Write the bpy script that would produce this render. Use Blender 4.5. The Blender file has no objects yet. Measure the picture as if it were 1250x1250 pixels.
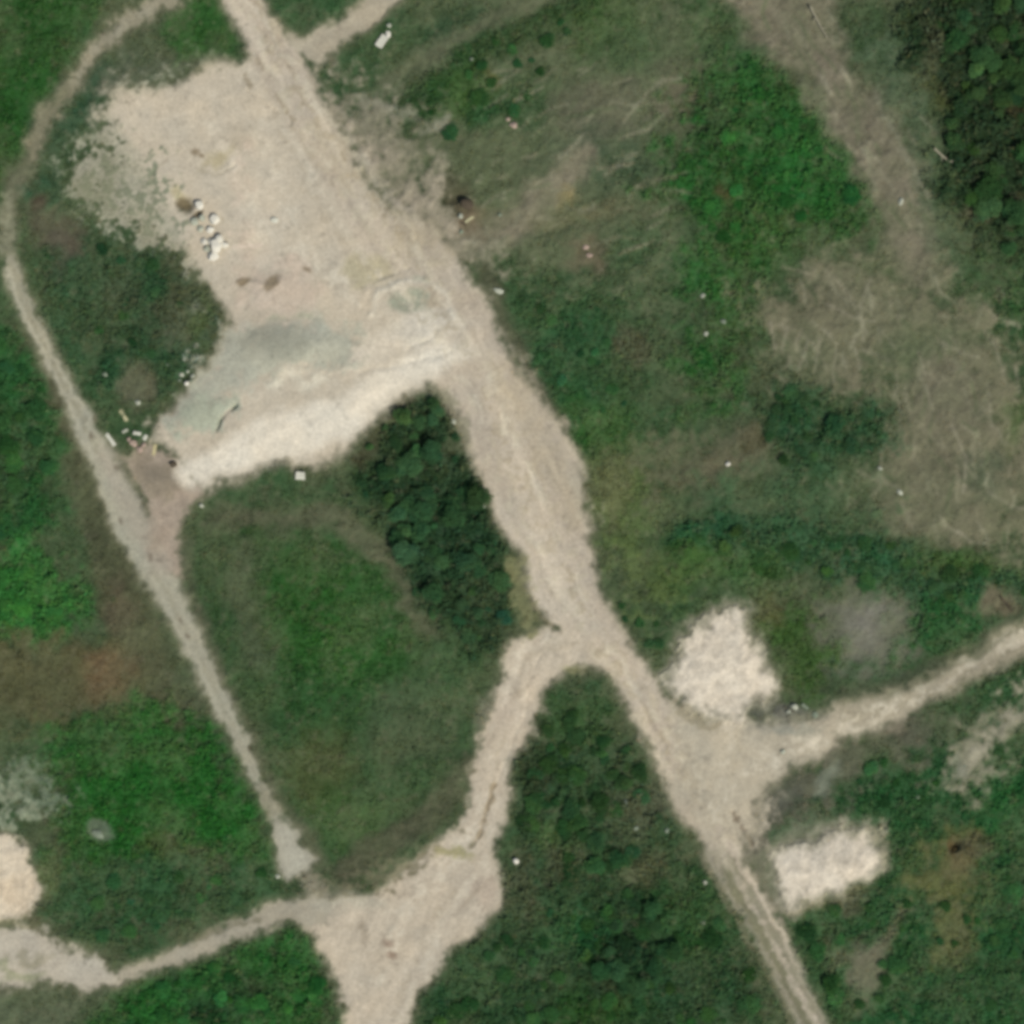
import bpy, math, random
import numpy as np
from mathutils import Vector

random.seed(7)
rng = np.random.default_rng(11)
C = bpy.context.scene.collection
R = math.radians
M = 0.1                                   # metres per pixel of the 1250 px photograph

def wx(px): return (px - 625.0) * M
def wy(py): return (625.0 - py) * M

# ------------------------------------------------------------------ noise
def lattice(seed):
    r = np.random.default_rng(seed)
    p = r.permutation(4096)
    v = r.random(4096).astype(np.float32) * 2 - 1
    return p, v
_LAT = {}
def vnoise(x, y, scale, seed):
    """value noise in -1..1 with quintic interpolation"""
    if seed not in _LAT: _LAT[seed] = lattice(seed)
    p, v = _LAT[seed]
    X = x / scale + 1000.37; Y = y / scale + 1000.71
    xi = np.floor(X).astype(np.int64); yi = np.floor(Y).astype(np.int64)
    fx = (X - xi).astype(np.float32); fy = (Y - yi).astype(np.float32)
    fx = fx * fx * fx * (fx * (fx * 6 - 15) + 10); fy = fy * fy * fy * (fy * (fy * 6 - 15) + 10)
    def h(a, b): return v[(p[a & 4095] + b * 57) & 4095]
    a = h(xi, yi); b = h(xi + 1, yi); c = h(xi, yi + 1); d = h(xi + 1, yi + 1)
    t = a + (b - a) * fx; u = c + (d - c) * fx
    return t + (u - t) * fy
def fbm(x, y, scale, seed, octaves=4, gain=0.55):
    s = 0; a = 1; n = 0
    for o in range(octaves):
        # rotate every octave so that the lattice never shows
        ca, sa = math.cos(0.6 + o * 1.1), math.sin(0.6 + o * 1.1)
        s = s + a * vnoise(x * ca - y * sa, x * sa + y * ca, scale / 2 ** o, seed + o); n += a; a *= gain
    return s / n * 1.6
def sstep(a, b, t):
    t = np.clip((t - a) / (b - a), 0, 1)
    return t * t * (3 - 2 * t)

# ------------------------------------------------------------------ the map of the ground
STEP = 1.6                                # px, 0.16 m
fine = np.arange(-40, 1290.01, STEP)
outer = np.cumsum(np.geomspace(3, 3500, 40))
axis = np.concatenate([fine[0] - outer[::-1], fine, fine[-1] + outer])
nA = len(axis); o0 = len(outer); nF = len(fine)
GX, GY = np.meshgrid(axis, axis)          # px coordinates; row = y
GX = GX.astype(np.float64); GY = GY.astype(np.float64)
warpx = fbm(GX, GY, 26, 100, 3); warpy = fbm(GX, GY, 26, 140, 3)
n60 = fbm(GX, GY, 90, 200, 4); n30 = fbm(GX, GY, 34, 220, 4)
n12 = fbm(GX, GY, 13, 240, 3); n6 = fbm(GX, GY, 6.5, 260, 2)
n4 = fbm(GX, GY, 4.2, 280, 2)

def lin(c):
    c = np.array(c, dtype=np.float64) / 255
    return np.where(c <= 0.04045, c / 12.92, ((c + 0.055) / 1.055) ** 2.4)
GAIN = 0.70                               # from the colour of the lit thing to its base colour
COL = np.empty(GX.shape + (3,)); VEG = np.ones(GX.shape); HGT = np.zeros(GX.shape)
TALL = np.full(GX.shape, 0.22); ZONE = np.zeros(GX.shape, dtype=np.int16)
ROUGH = np.zeros(GX.shape)

def box(x0, y0, x1, y1, m):
    i0 = max(0, np.searchsorted(axis, x0 - m)); i1 = min(nA, np.searchsorted(axis, x1 + m) + 1)
    j0 = max(0, np.searchsorted(axis, y0 - m)); j1 = min(nA, np.searchsorted(axis, y1 + m) + 1)
    return slice(j0, j1), slice(i0, i1)

def seg_dist(x, y, a, b):
    dx, dy = b[0] - a[0], b[1] - a[1]; L = dx * dx + dy * dy + 1e-9
    t = np.clip(((x - a[0]) * dx + (y - a[1]) * dy) / L, 0, 1)
    return np.hypot(x - a[0] - t * dx, y - a[1] - t * dy), t

def poly_sd(x, y, pts):
    d = np.full(x.shape, 1e9); ins = np.zeros(x.shape, dtype=bool)
    for k in range(len(pts)):
        a, b = pts[k], pts[(k + 1) % len(pts)]
        s, _ = seg_dist(x, y, a, b); d = np.minimum(d, s)
        if a[1] != b[1]:
            c = ((a[1] > y) != (b[1] > y)) & (x < (b[0] - a[0]) * (y - a[1]) / (b[1] - a[1]) + a[0])
            ins ^= c
    return np.where(ins, d, -d)

def stroke_sd(x, y, pts):
    """points (x, y, width): signed distance inside a band of changing width"""
    d = np.full(x.shape, -1e9)
    for a, b in zip(pts[:-1], pts[1:]):
        s, t = seg_dist(x, y, a, b)
        d = np.maximum(d, (a[2] + (b[2] - a[2]) * t) * 0.5 - s)
    return d

def apply(sl, m, col=None, veg=None, tall=None, zone=None, dh=None, op=1.0, rough=None):
    m = np.clip(m * op, 0, 1)
    if col is not None:
        COL[sl] += (lin(col) - COL[sl]) * m[..., None]
    if veg is not None: VEG[sl] += (veg - VEG[sl]) * m
    if tall is not None: TALL[sl] += (tall - TALL[sl]) * m
    if rough is not None: ROUGH[sl] += (rough - ROUGH[sl]) * m
    if zone is not None:
        z = ZONE[sl]; z[m > 0.5] = zone
    if dh is not None: HGT[sl] += dh * m

def warped(sl, amp):
    return GX[sl] + warpx[sl] * amp, GY[sl] + warpy[sl] * amp

def poly(pts, soft=5, amp=5, fray=0.0, speck=None, **k):
    turf = k.get('rough') is None and soft >= 8
    if turf: soft *= 1.7; amp *= 1.3
    xs = [p[0] for p in pts]; ys = [p[1] for p in pts]
    sl = box(min(xs), min(ys), max(xs), max(ys), soft * 2.2 + amp * 2 + fray * 14 + 4)
    x, y = warped(sl, amp)
    sd = poly_sd(x, y, pts) + n12[sl] * amp * 0.5 + (n6[sl] * 6 + n12[sl] * 6) * fray
    if turf: sd = sd + (n30[sl] * .8 + n12[sl] * .5 + n6[sl] * .35) * soft
    m = sstep(-soft, soft, sd)
    if speck is not None: m = m * sstep(speck - .55, speck + .55, n6[sl] * .6 + n12[sl] * .5 + n4[sl] * .35 + sd / 40)
    apply(sl, m, **k)

def stroke(pts, soft=4, amp=4, fray=0.0, **k):
    pts = [p if len(p) == 3 else (p[0], p[1], k['w']) for p in pts]
    k.pop('w', None)
    xs = [p[0] for p in pts]; ys = [p[1] for p in pts]; w = max(p[2] for p in pts)
    sl = box(min(xs), min(ys), max(xs), max(ys), w / 2 + soft + amp * 2 + fray * 14 + 4)
    x, y = warped(sl, amp)
    sd = stroke_sd(x, y, pts) + n12[sl] * amp * 0.4 + (n6[sl] * 8 + n12[sl] * 6) * fray
    apply(sl, sstep(-soft, soft, sd), **k)

def blob(cx, cy, rx, ry=None, rot=0.0, edge=0.75, amp=10, **k):
    ry = ry or rx; r = max(rx, ry)
    sl = box(cx - r, cy - r, cx + r, cy + r, amp * 2 + r * 0.6)
    x, y = warped(sl, amp)
    a = R(rot); dx, dy = x - cx, y - cy
    u = (dx * math.cos(a) + dy * math.sin(a)) / rx; v = (-dx * math.sin(a) + dy * math.cos(a)) / ry
    d = np.hypot(u, v) + n12[sl] * 0.16 + n30[sl] * 0.22 + n6[sl] * .08
    apply(sl, 1 - sstep(1 - edge, 1 + edge * 0.5, d), **k)

def mound(cx, cy, rx, ry, rot, h, amp=4):
    """real relief: a low heap (or a hollow with h < 0)"""
    r = max(rx, ry); sl = box(cx - r, cy - r, cx + r, cy + r, r)
    x, y = warped(sl, amp); a = R(rot); dx, dy = x - cx, y - cy
    u = (dx * math.cos(a) + dy * math.sin(a)) / rx; v = (-dx * math.sin(a) + dy * math.cos(a)) / ry
    d = np.hypot(u, v)
    HGT[sl] += h * (1 - sstep(0.0, 1.15, d))

# ---- base: rough meadow
g1, g2, g3 = lin((58, 86, 52)), lin((84, 92, 66)), lin((42, 80, 44))
t = sstep(-0.6, 0.9, n60)[..., None]; COL[:] = g1 + (g2 - g1) * t * 0.8
t = sstep(0.1, 0.9, n30)[..., None]; COL[:] += (g3 - COL) * t * 0.7

# colours of the lit ground
LUSH, GREEN, DARKG, BLUEG = (40, 92, 38), (50, 84, 46), (40, 68, 40), (42, 86, 56)
OLIVE, DRY, BROWN, YEL = (84, 92, 66), (108, 106, 84), (98, 86, 64), (88, 104, 58)

# ---- north-west
poly([(-40,-40),(150,-40),(112,38),(70,108),(38,170),(12,228),(-40,250)], 14, 8, col=(42,84,36), tall=0.3)
poly([(120,60),(210,92),(132,128),(92,188),(80,232),(36,240),(58,170),(95,108)], 12, 6, col=(52,82,56))
poly([(150,68),(300,72),(235,88),(175,106),(110,120)], 10, 6, col=(90,98,76), tall=0.12)
poly([(222,-40),(276,-40),(304,62),(262,70),(215,66),(205,30)], 8, 5, col=(46,86,38))
poly([(110,285),(175,300),(232,340),(272,385),(252,450),(200,492),(130,482),(90,420),(56,350),(66,300)], 14, 8, col=(46,80,50), tall=0.4)
blob(225,400,42,55,20, col=(86,90,68), op=.75); blob(150,360,34,30, col=(80,88,66), op=.5); blob(242,395,14,40,10, col=(84,104,58), op=.6)
blob(72,290,32,46,-15, col=(92,84,70), op=.85, tall=0.1); blob(58,250,16,12,0, col=(74,62,50), op=.9)
blob(165,470,26,26,0, col=(108,102,84), op=.7, tall=0.06)
stroke([(20,400,16),(60,480,26),(105,570,40),(140,700,50),(178,800,50),(215,880,30)], 14, 8, col=(80,82,58), tall=0.12)
poly([(-40,360),(12,400),(46,480),(78,550),(58,620),(20,668),(-40,668)], 12, 8, col=(44,88,46), tall=0.45)
blob(20,560,30,50,0, col=(46,80,50), op=.8)
poly([(-40,668),(50,672),(90,706),(104,742),(74,776),(20,790),(-40,780)], 12, 8, col=(54,112,52), tall=0.6)
poly([(-40,790),(60,784),(150,790),(176,840),(150,880),(80,884),(-40,880)], 14, 8, col=(82,82,54), tall=0.14)
blob(132,822,36,40,0, col=(110,92,66), op=.85); blob(14,850,40,34, col=(78,80,52), op=.8); blob(140,740,20,60,-20, col=(100,90,70), op=.6)
blob(115,655,20,60,-20, col=(66,72,50), op=.7)
poly([(90,884),(180,862),(250,880),(290,950),(320,1006),(326,1058),(250,1040),(180,1066),(80,1084),(60,1000),(56,930)], 14, 8, col=(40,94,38), tall=0.4)
blob(200,1035,34,20,0, col=(72,88,48), op=.7); blob(110,900,60,26,0, col=(44,88,44), op=.6)
poly([(-40,930),(50,936),(86,975),(60,1010),(-40,1012)], 12, 6, speck=.1, col=(104,118,94), tall=.1)
poly([(-40,950),(30,960),(60,1000),(40,1014),(-40,1012)], 10, 6, speck=.4, col=(136,144,118), veg=.3, tall=.06)
poly([(70,1070),(200,1050),(330,1060),(330,1100),(240,1130),(120,1160),(60,1120)], 14, 8, col=(50,84,50), tall=0.35)
blob(120,1014,20,14,20, edge=.35, amp=3, col=(92,108,84), veg=.5, tall=.06); blob(60,1070,16,30,0, col=(96,114,70), op=.8)
# ---- the enclosed meadow
poly([(232,640),(300,610),(420,600),(500,640),(600,790),(600,860),(570,960),(520,1020),(420,1070),(370,1050),(320,930),(260,800),(228,700)], 14, 8, col=(58,84,50), tall=0.2)
blob(395,760,125,105,50, col=(46,90,38), tall=.3); blob(360,860,70,50,0, col=(48,84,44), op=.8, tall=.3)
stroke([(262,632,26),(330,634,30),(410,632,32),(462,668,32),(500,712,34),(524,770,30)], 12, 8, col=(88,92,68), tall=.1, op=.9)
stroke([(300,672,30),(290,730,40),(312,800,40)], 14, 8, col=(78,90,64), tall=.12, op=.8)
blob(386,945,50,60,0, col=(80,90,52), op=.75); blob(430,1000,60,40,0, col=(58,92,44), op=.8); blob(500,880,60,50,0, col=(74,90,62), op=.8); blob(545,830,40,60,20, col=(64,92,56), op=.7)
stroke([(420,1060,30),(470,1030,36),(540,985,34),(570,930,18)], 10, 6, col=(76,76,58), tall=.08, op=.8); blob(375,1035,20,30, col=(88,88,70), op=.5)
stroke([(232,660,10),(230,720,14),(262,800,14),(300,890,12),(345,980,12),(395,1060,14)], 8, 5, col=(82,86,64), tall=.06, op=.7)
# ---- the wood and the thicket floors
WOOD = [(436,566),(470,512),(498,492),(534,482),(550,512),(575,572),(600,622),(622,672),(634,712),(626,772),(604,800),(560,772),(520,742),(490,692),(474,642),(440,602)]
poly(WOOD, 10, 7, col=(42,68,44), tall=.65)
stroke([(440,560,18),(470,520,16),(500,486,14)], 8, 5, col=(72,66,48), op=.7, tall=.1); blob(474,520,14,8, -30, col=(100,112,76), op=.8)
THICK = [(680,850),(745,850),(788,930),(820,1004),(850,1040),(892,1130),(930,1210),(952,1290),(500,1290),(550,1180),(612,1120),(630,1050),(640,940),(660,895)]
poly(THICK, 10, 7, col=(44,76,46), tall=.45)
blob(700,880,50,36,0, col=(54,92,48), op=.8); blob(672,1024,24,16,0, col=(74,104,54), op=.8); blob(690,1060,30,30,0, col=(86,88,64), op=.6)
blob(640,1080,20,60,0, col=(84,86,64), op=.6); blob(785,985,40,40,40, col=(94,96,76), op=.6); blob(785,1060,36,26,0, col=(94,94,68), op=.6)
blob(700,1130,60,30,0, col=(40,92,50), op=.8); blob(580,1200,60,40,-40, col=(52,88,52), op=.8); blob(730,1230,60,30,0, col=(48,84,36), op=.8); blob(660,950,20,30, col=(58,56,42), op=.7)
blob(770,1150,46,50,0, col=(34,58,38), op=.9, tall=.7); blob(745,1195,40,30, col=(40,66,42), op=.8, tall=.6); blob(650,960,26,60,0, col=(38,60,38), op=.7, tall=.6)
blob(850,1120,60,60,0, col=(42,84,42), op=.8)
# ---- south-west corner
poly([(120,1230),(170,1195),(280,1160),(330,1138),(375,1142),(395,1180),(415,1250),(420,1290),(60,1290)], 10, 6, col=(42,94,42), tall=.45)
blob(275,1225,70,36,-10, col=(38,70,40), op=.9)
poly([(-40,1206),(100,1212),(150,1200),(110,1240),(60,1290),(-40,1290)], 10, 6, col=(90,100,74), tall=.12)
# ---- east of the sandy road
poly([(598,330),(640,320),(760,330),(800,430),(790,560),(730,580),(690,520),(640,440)], 16, 10, col=(50,86,50), tall=.35)
stroke([(590,330,24),(620,400,18),(650,470,14),(700,540,12)], 8, 6, col=(80,82,62), tall=.06, op=.9)
blob(735,520,50,40,30, col=(48,94,40), op=.9); blob(690,420,40,40,0, col=(48,82,50), op=.8)
poly([(722,560),(780,556),(840,590),(850,680),(830,740),(770,750),(735,690)], 16, 8, col=(88,106,60), tall=.2)
blob(745,600,26,50,0, col=(104,108,72), op=.8); blob(820,640,40,50,0, col=(74,94,62), op=.7)
poly([(540,-40),(840,-40),(860,160),(840,300),(700,340),(600,330),(540,260),(480,180),(500,100)], 22, 12, col=(88,98,70), tall=.14)
blob(560,30,50,40,-30, col=(50,78,50), op=.8, tall=.35); stroke([(470,96,16),(540,62,20),(640,6,20),(700,-30,20)], 9, 5, col=(96,102,76), tall=.06)
stroke([(500,140,36),(560,80,34),(640,36,36),(720,6,40)], 12, 8, col=(46,78,42), tall=.4, op=.95)
blob(570,115,50,34,-20, col=(58,92,42), op=.9, tall=.3); blob(590,140,34,26,-30, col=(46,88,48), op=.9, tall=.35); blob(640,120,40,50,-20, col=(48,82,46), op=.8, tall=.3)
blob(600,100,16,14, col=(92,94,52), op=.8); blob(740,30,60,40,-30, col=(58,92,40), op=.7, tall=.3); blob(770,60,50,50,0, col=(66,92,56), op=.7)
blob(740,135,80,40,-30, col=(106,106,84), op=.9, tall=.07); blob(840,115,40,40,0, col=(108,102,82), op=.9, tall=.06); blob(720,190,70,40,0, col=(80,94,70), op=.7)
blob(765,210,40,30, col=(60,84,58), op=.8, tall=.3); blob(780,300,40,40, col=(56,88,54), op=.8, tall=.3); blob(718,310,28,30, col=(112,100,80), op=.8, tall=.06)
blob(680,350,50,30, col=(52,84,50), op=.7, tall=.3); blob(800,420,60,80, col=(64,88,56), op=.7); blob(770,420,30,18, col=(96,92,72), op=.6)
stroke([(560,300,34),(620,278,40),(660,245,40),(700,205,34),(720,185,20)], 14, 8, col=(128,122,100), veg=.45, tall=.05)
blob(690,240,20,14, col=(150,138,96), op=.8); blob(700,262,60,12,-10, col=(112,110,80), op=.8)
poly([(400,100),(470,120),(520,180),(560,250),(600,330),(560,330),(500,290),(420,180)], 14, 8, fray=.6, col=(134,130,108), veg=.4, tall=.05)
stroke([(440,120,10),(490,138,12),(540,150,6)], 8, 6, col=(150,148,126), op=.7, veg=.3); stroke([(515,165,6),(545,140,6)], 4, 4, col=(150,148,128), op=.6)
blob(555,235,26,30,0, col=(80,80,58), op=.9, tall=.2); blob(570,262,26,24,0, col=(112,96,76), op=.9, veg=.15, tall=.04)
# ---- north-east
poly([(828,150),(868,88),(960,72),(992,110),(1010,180),(1052,222),(1088,276),(1064,302),(980,288),(940,330),(920,390),(900,470),(850,500),(840,430),(860,380),(850,290),(806,230)], 18, 10, col=(44,92,42), tall=.5)
blob(870,130,24,40,0, col=(44,76,44), op=.7); blob(930,300,60,40, col=(62,96,48), op=.6); blob(1000,200,50,60,40, col=(38,104,44), op=.8); blob(885,230,10,16, col=(84,70,44), op=.7)
poly([(1040,40),(1110,60),(1150,160),(1190,280),(1150,340),(1110,290),(1080,150)], 18, 10, col=(80,98,70), tall=.12)
stroke([(930,-40,120),(965,20,110),(1000,80,56),(1040,140,70),(1080,210,72),(1110,280,60),(1120,330,40)], 20, 10, col=(125,119,98), tall=.06, veg=.45)
blob(870,30,40,40, col=(76,98,60), op=.7); blob(1060,150,34,34, col=(114,106,90), op=.7, veg=.4)
blob(1155,110,26,30, col=(82,88,44), op=.6); blob(1165,225,30,36,-20, col=(78,100,60), op=.8)
poly([(1100,-40),(1290,-40),(1290,330),(1240,330),(1190,290),(1160,200),(1140,120),(1110,40)], 18, 10, col=(42,62,40), tall=.8)
blob(1215,250,44,14,-10, col=(104,98,76), op=.7, tall=.06); blob(1240,140,20,26, col=(72,62,44), op=.7); blob(1225,60,40,40, col=(38,66,40), op=.7); blob(1140,60,14,40, col=(96,98,74), op=.5)
poly([(1200,330),(1290,300),(1290,420),(1250,440),(1215,400)], 14, 8, col=(48,86,46), tall=.4)
# ---- the dry slope
poly([(1000,310),(1060,320),(1120,340),(1180,370),(1215,400),(1240,430),(1246,520),(1290,560),(1290,660),(1180,676),(1110,672),(1062,622),(1070,560),(1100,500),(1078,470),(1000,474),(936,446),(926,384)], 20, 12, col=(114,111,87), veg=.5, tall=.08)
blob(1150,470,60,80,-20, col=(114,110,90), op=.8, veg=.45); blob(1130,610,60,50,0, col=(110,108,86), op=.8, veg=.45); blob(1200,580,30,40, col=(76,90,66), op=.7); blob(1130,410,60,30, col=(92,104,74), op=.6)
blob(1050,370,60,40,30, col=(112,112,88), op=.6); blob(1240,520,22,40, col=(74,94,50), op=.7); blob(980,430,50,40, col=(94,102,74), op=.6); blob(1090,440,40,40, col=(80,98,64), op=.5)
for s in [((1025,345),(1042,375),(1056,405)), ((1062,340),(1050,375),(1052,415)), ((1010,372),(1040,388),(1068,392)), ((1150,418),(1170,430),(1192,436)), ((1202,405),(1216,425),(1224,455)), ((1238,450),(1244,480)),
          ((1148,630),(1158,644),(1172,652)), ((1168,648),(1184,660),(1204,664)), ((1205,600),(1232,618),(1250,622)), ((1120,430),(1128,455)), ((1130,470),(1140,500)), ((985,420),(975,450)), ((1000,415),(994,455)), ((1022,420),(1016,465)), ((1045,425),(1050,450)), ((940,395),(945,425)), ((960,400),(955,430)),
          ((1080,520),(1072,580),(1100,600)), ((1160,520),(1180,560),(1175,600)), ((1205,470),(1210,520))]:
    stroke([(a, b, 3.2) for a, b in s], 3, 1.5, col=(156,150,126), op=.6, veg=.3)
for s in [((1062,100),(1078,140),(1096,170)), ((1086,150),(1104,190)), ((1096,185),(1116,212)), ((1010,10),(1028,46)), ((1048,160),(1050,180),(1062,196)), ((975,30),(985,56)), ((958,20),(962,50)), ((1000,95),(1010,116)), ((1122,140),(1140,160)), ((1108,196),(1132,240))]:
    stroke([(a, b, 3.0) for a, b in s], 2.8, 3, col=(140,138,116), op=.5, veg=.3)
rs = random.Random(5)
for k in range(330):
    if k < 190: x, y, a = rs.uniform(945, 1235), rs.uniform(330, 660), rs.choice([70, 80, 95, 62, 40]) + rs.gauss(0, 14)
    elif k < 245: t = rs.random(); x, y, a = 965 + 140 * t + rs.gauss(0, 22), 10 + 270 * t, 62 + rs.gauss(0, 10)
    else: x, y, a = rs.uniform(600, 830), rs.uniform(80, 330), -28 + rs.gauss(0, 16)
    L = rs.uniform(6, 22); dx, dy = math.cos(R(a)) * L, math.sin(R(a)) * L; b = rs.gauss(0, 4)
    w_ = rs.uniform(2, 5.5); stroke([(x - dx, y - dy, w_ * .5), (x + b, y, w_), (x + dx, y + dy, w_ * .5)], 3.2, 1.5, col=rs.choice([(152,146,120), (136,135,110), (80,94,64), (146,141,116), (92,104,72), (160,156,130)]), op=rs.uniform(.3, .7))
poly([(930,480),(985,470),(1010,500),(1060,500),(1090,515),(1080,548),(1010,565),(960,590),(925,545)], 14, 8, col=(46,80,50), tall=.5)
poly([(780,560),(850,540),(925,525),(940,590),(880,620),(800,610)], 18, 8, col=(92,92,70), tall=.1, op=.9)
blob(890,565,36,14,-20, col=(112,104,82), op=.7, veg=.4); blob(920,535,16,20, col=(84,74,54), op=.6)
poly([(840,620),(930,590),(1060,600),(1080,660),(990,640),(900,660)], 18, 8, col=(62,90,58), tall=.2)
stroke([(830,660,40),(900,650,40),(990,665,60),(1080,690,66),(1180,715,56),(1270,725,40)], 14, 10, col=(46,86,54), tall=.5)
blob(920,695,50,36,0, col=(44,96,42), op=.9, tall=.4); blob(1180,690,70,16,5, col=(64,96,46), op=.9); blob(850,690,40,30, col=(62,96,42), op=.8)
poly([(905,740),(985,735),(1015,800),(1010,850),(950,850),(925,790)], 14, 8, col=(62,90,44), tall=.3); blob(935,745,20,30, col=(94,90,56), op=.6)
poly([(1110,735),(1170,725),(1195,770),(1150,815),(1105,830)], 14, 8, col=(46,88,48), tall=.45)
blob(1062,770,58,52,0, edge=.6, col=(116,116,100), veg=.4, tall=.05); blob(1062,764,26,24, col=(128,124,114), op=.7, veg=.2)
blob(1215,738,40,16,-5, col=(118,108,86), op=.8, veg=.4, tall=.05)
stroke([(1030,850,16),(1100,835,16),(1180,795,18),(1260,750,18)], 8, 5, col=(78,86,64), tall=.08, op=.8)
# ---- south-east
poly([(960,980),(1080,900),(1180,850),(1290,790),(1290,1290),(960,1290),(930,1150),(920,1040)], 16, 8, col=(44,86,48), tall=.4)
poly([(922,970),(1000,915),(1080,886),(1124,872),(1170,880),(1120,930),(1060,950),(1010,985),(960,1005),(915,1015)], 12, 8, fray=.3, col=(86,88,70), tall=.1)
blob(948,975,40,24,-20, col=(88,90,78), op=.8, veg=.4); blob(1014,945,14,24,10, col=(128,134,114), op=.9, veg=.3, tall=.05); blob(1160,890,50,30,-20, col=(74,90,62), op=.7)
blob(1090,945,40,36, col=(44,88,48), op=.7, tall=.4); blob(1090,890,20,10,-30, col=(132,122,104), op=.7, veg=.3)
poly([(1160,944),(1185,962),(1212,926),(1232,910),(1290,890),(1290,830),(1250,852),(1226,872),(1200,888),(1176,916)], 16, 6, fray=.25, col=(142,138,115), veg=.3, tall=.05, op=.95)
stroke([(1180,940,8),(1210,900,9),(1260,866,10)], 8, 5, fray=.4, col=(164,158,136), veg=.2, op=.6)
blob(1172,940,16,14, col=(146,146,126), op=.7)
poly([(1130,1030),(1170,1010),(1200,1030),(1190,1100),(1180,1160),(1150,1170),(1140,1110),(1110,1080)], 14, 8, col=(90,96,56), tall=.15)
blob(1172,1052,26,26,0, col=(108,96,66), op=.8, veg=.4); blob(1168,1034,10,10, col=(104,82,52), op=.7, veg=.1); blob(1200,1030,20,12, col=(98,86,68), op=.6)
blob(1160,1150,24,34, col=(96,100,62), op=.7); blob(1060,1190,24,44,10, col=(118,114,94), op=.9, veg=.4, tall=.05); stroke([(1110,1110,8),(1085,1145,12),(1060,1180,20)], 8, 6, col=(110,108,86), op=.8)
blob(1030,1165,24,16, col=(104,104,82), op=.7); blob(1230,980,40,60, col=(44,96,48), op=.6)
blob(1042,1100,22,14,-10, col=(92,94,72), op=.8); stroke([(960,1112,10),(1010,1102,14),(1050,1085,10)], 6, 4, col=(112,108,58), op=.6)
poly([(900,1000),(935,1000),(948,1050),(958,1110),(945,1140),(925,1090),(905,1050)], 9, 5, fray=.3, col=(116,112,94), veg=.4, tall=.05)
blob(990,1050,66,52,-20, edge=.4, col=(120,124,100), veg=.5, tall=.06, op=.9)

# ---- bare ground.  zones: 1 main road, 2 yard, 3 side track, 4 branch, 5 cross track, 6 eastern track, 7 clearing, 8.. pads
BARE = dict(veg=0.0, tall=.02, rough=1.0)
fold = [(0, 0)]
# frayed west rim of the yard
poly([(60,196),(120,150),(150,90),(230,80),(250,260),(262,360),(215,322),(150,300),(100,270)], 10, 5, speck=.55, col=(160,164,140), veg=.2, tall=.06, rough=.5)
poly([(128,118),(178,104),(232,150),(250,260),(262,340),(215,316),(160,294),(112,262),(78,214),(90,184),(118,166),(110,140)], 8, 5, speck=.18, col=(174,170,149), veg=.15, tall=.06, rough=.6)
poly([(136,120),(180,108),(232,150),(250,260),(250,320),(200,296),(150,262),(140,200)], 12, 5, speck=-.25, col=(186,180,158), veg=.05, tall=.05, rough=.8)
YARD = [(303,72),(284,76),(262,84),(240,90),(214,100),(194,110),(174,112),(156,112),(142,124),(136,140),(150,170),(168,196),(182,222),(198,250),(214,280),(230,312),(246,336),(258,352),(268,372),(280,392),(275,405),(262,432),(244,456),(226,478),(204,500),(184,516),(190,536),(204,550),(224,570),(236,590),(246,604),(262,596),(290,586),(320,570),(345,563),(370,570),(395,566),(415,555),(436,536),(456,515),(470,500),(490,486),(510,476),(530,466),(548,482),(600,470),(620,424),(596,372),(566,338),(548,306),(524,272),(482,262),(450,228),(424,180),(400,130),(376,90),(340,90)]
poly(YARD, 9, 4, fray=.4, col=(192,181,160), zone=2, **BARE)
# main road
ROAD = [(255,-40),(272,0),(288,34),(300,62),(330,120),(400,230),(500,400),(548,484),(566,528),(590,590),(610,642),(633,670),(646,702),(650,726),(664,752),(700,790),(748,832),(768,868),(788,905),(815,955),(830,998),(853,1022),(874,1058),(897,1100),(918,1137),(944,1186),(968,1234),(990,1290),(1024,1290),(1006,1246),(992,1212),(972,1170),(949,1126),(928,1082),(908,1050),(900,1010),(905,960),(880,900),(836,872),(815,850),(793,820),(771,788),(754,760),(738,730),(725,694),(719,658),(724,645),(714,618),(716,594),(711,560),(694,532),(677,511),(657,484),(630,452),(616,420),(596,372),(566,338),(548,306),(524,272),(482,262),(450,228),(424,180),(404,140),(386,106),(370,62),(346,38),(326,16),(300,-40)]
poly(ROAD, 7, 3.5, fray=.3, col=(188,176,156), zone=1, **BARE)
poly([(418,160),(450,178),(500,200),(540,262),(566,318),(548,322),(500,292),(450,240)], 14, 5, col=(160,150,128), veg=.1, tall=.04, op=.9)
stroke([(440,190,8),(470,230,12),(510,276,12)], 5, 4, fray=.4, col=(186,176,156), veg=0, op=.7)
# its northern branch
poly([(346,38),(372,42),(400,30),(424,16),(446,-2),(470,-40),(520,-40),(484,2),(455,28),(430,46),(405,66),(388,82),(366,66)], 5, 4, fray=.3, col=(172,163,142), zone=9, **BARE)
blob(410,78,14,10, col=(120,114,94), op=.7)
# branch down to the south
poly([(674,766),(648,772),(624,780),(618,800),(608,836),(596,874),(580,922),(570,948),(568,982),(556,1008),(536,1024),(514,1040),(489,1062),(455,1088),(415,1094),(380,1096),(376,1130),(384,1144),(400,1180),(416,1228),(424,1262),(432,1290),(480,1290),(498,1250),(510,1222),(527,1190),(546,1166),(573,1142),(603,1116),(616,1096),(610,1076),(607,1034),(612,1006),(620,966),(619,932),(642,912),(648,890),(662,856),(676,832),(703,814),(730,808),(748,830),(740,790),(700,770)], 6, 4, fray=.4, col=(190,178,157), zone=4, **BARE)
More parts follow.
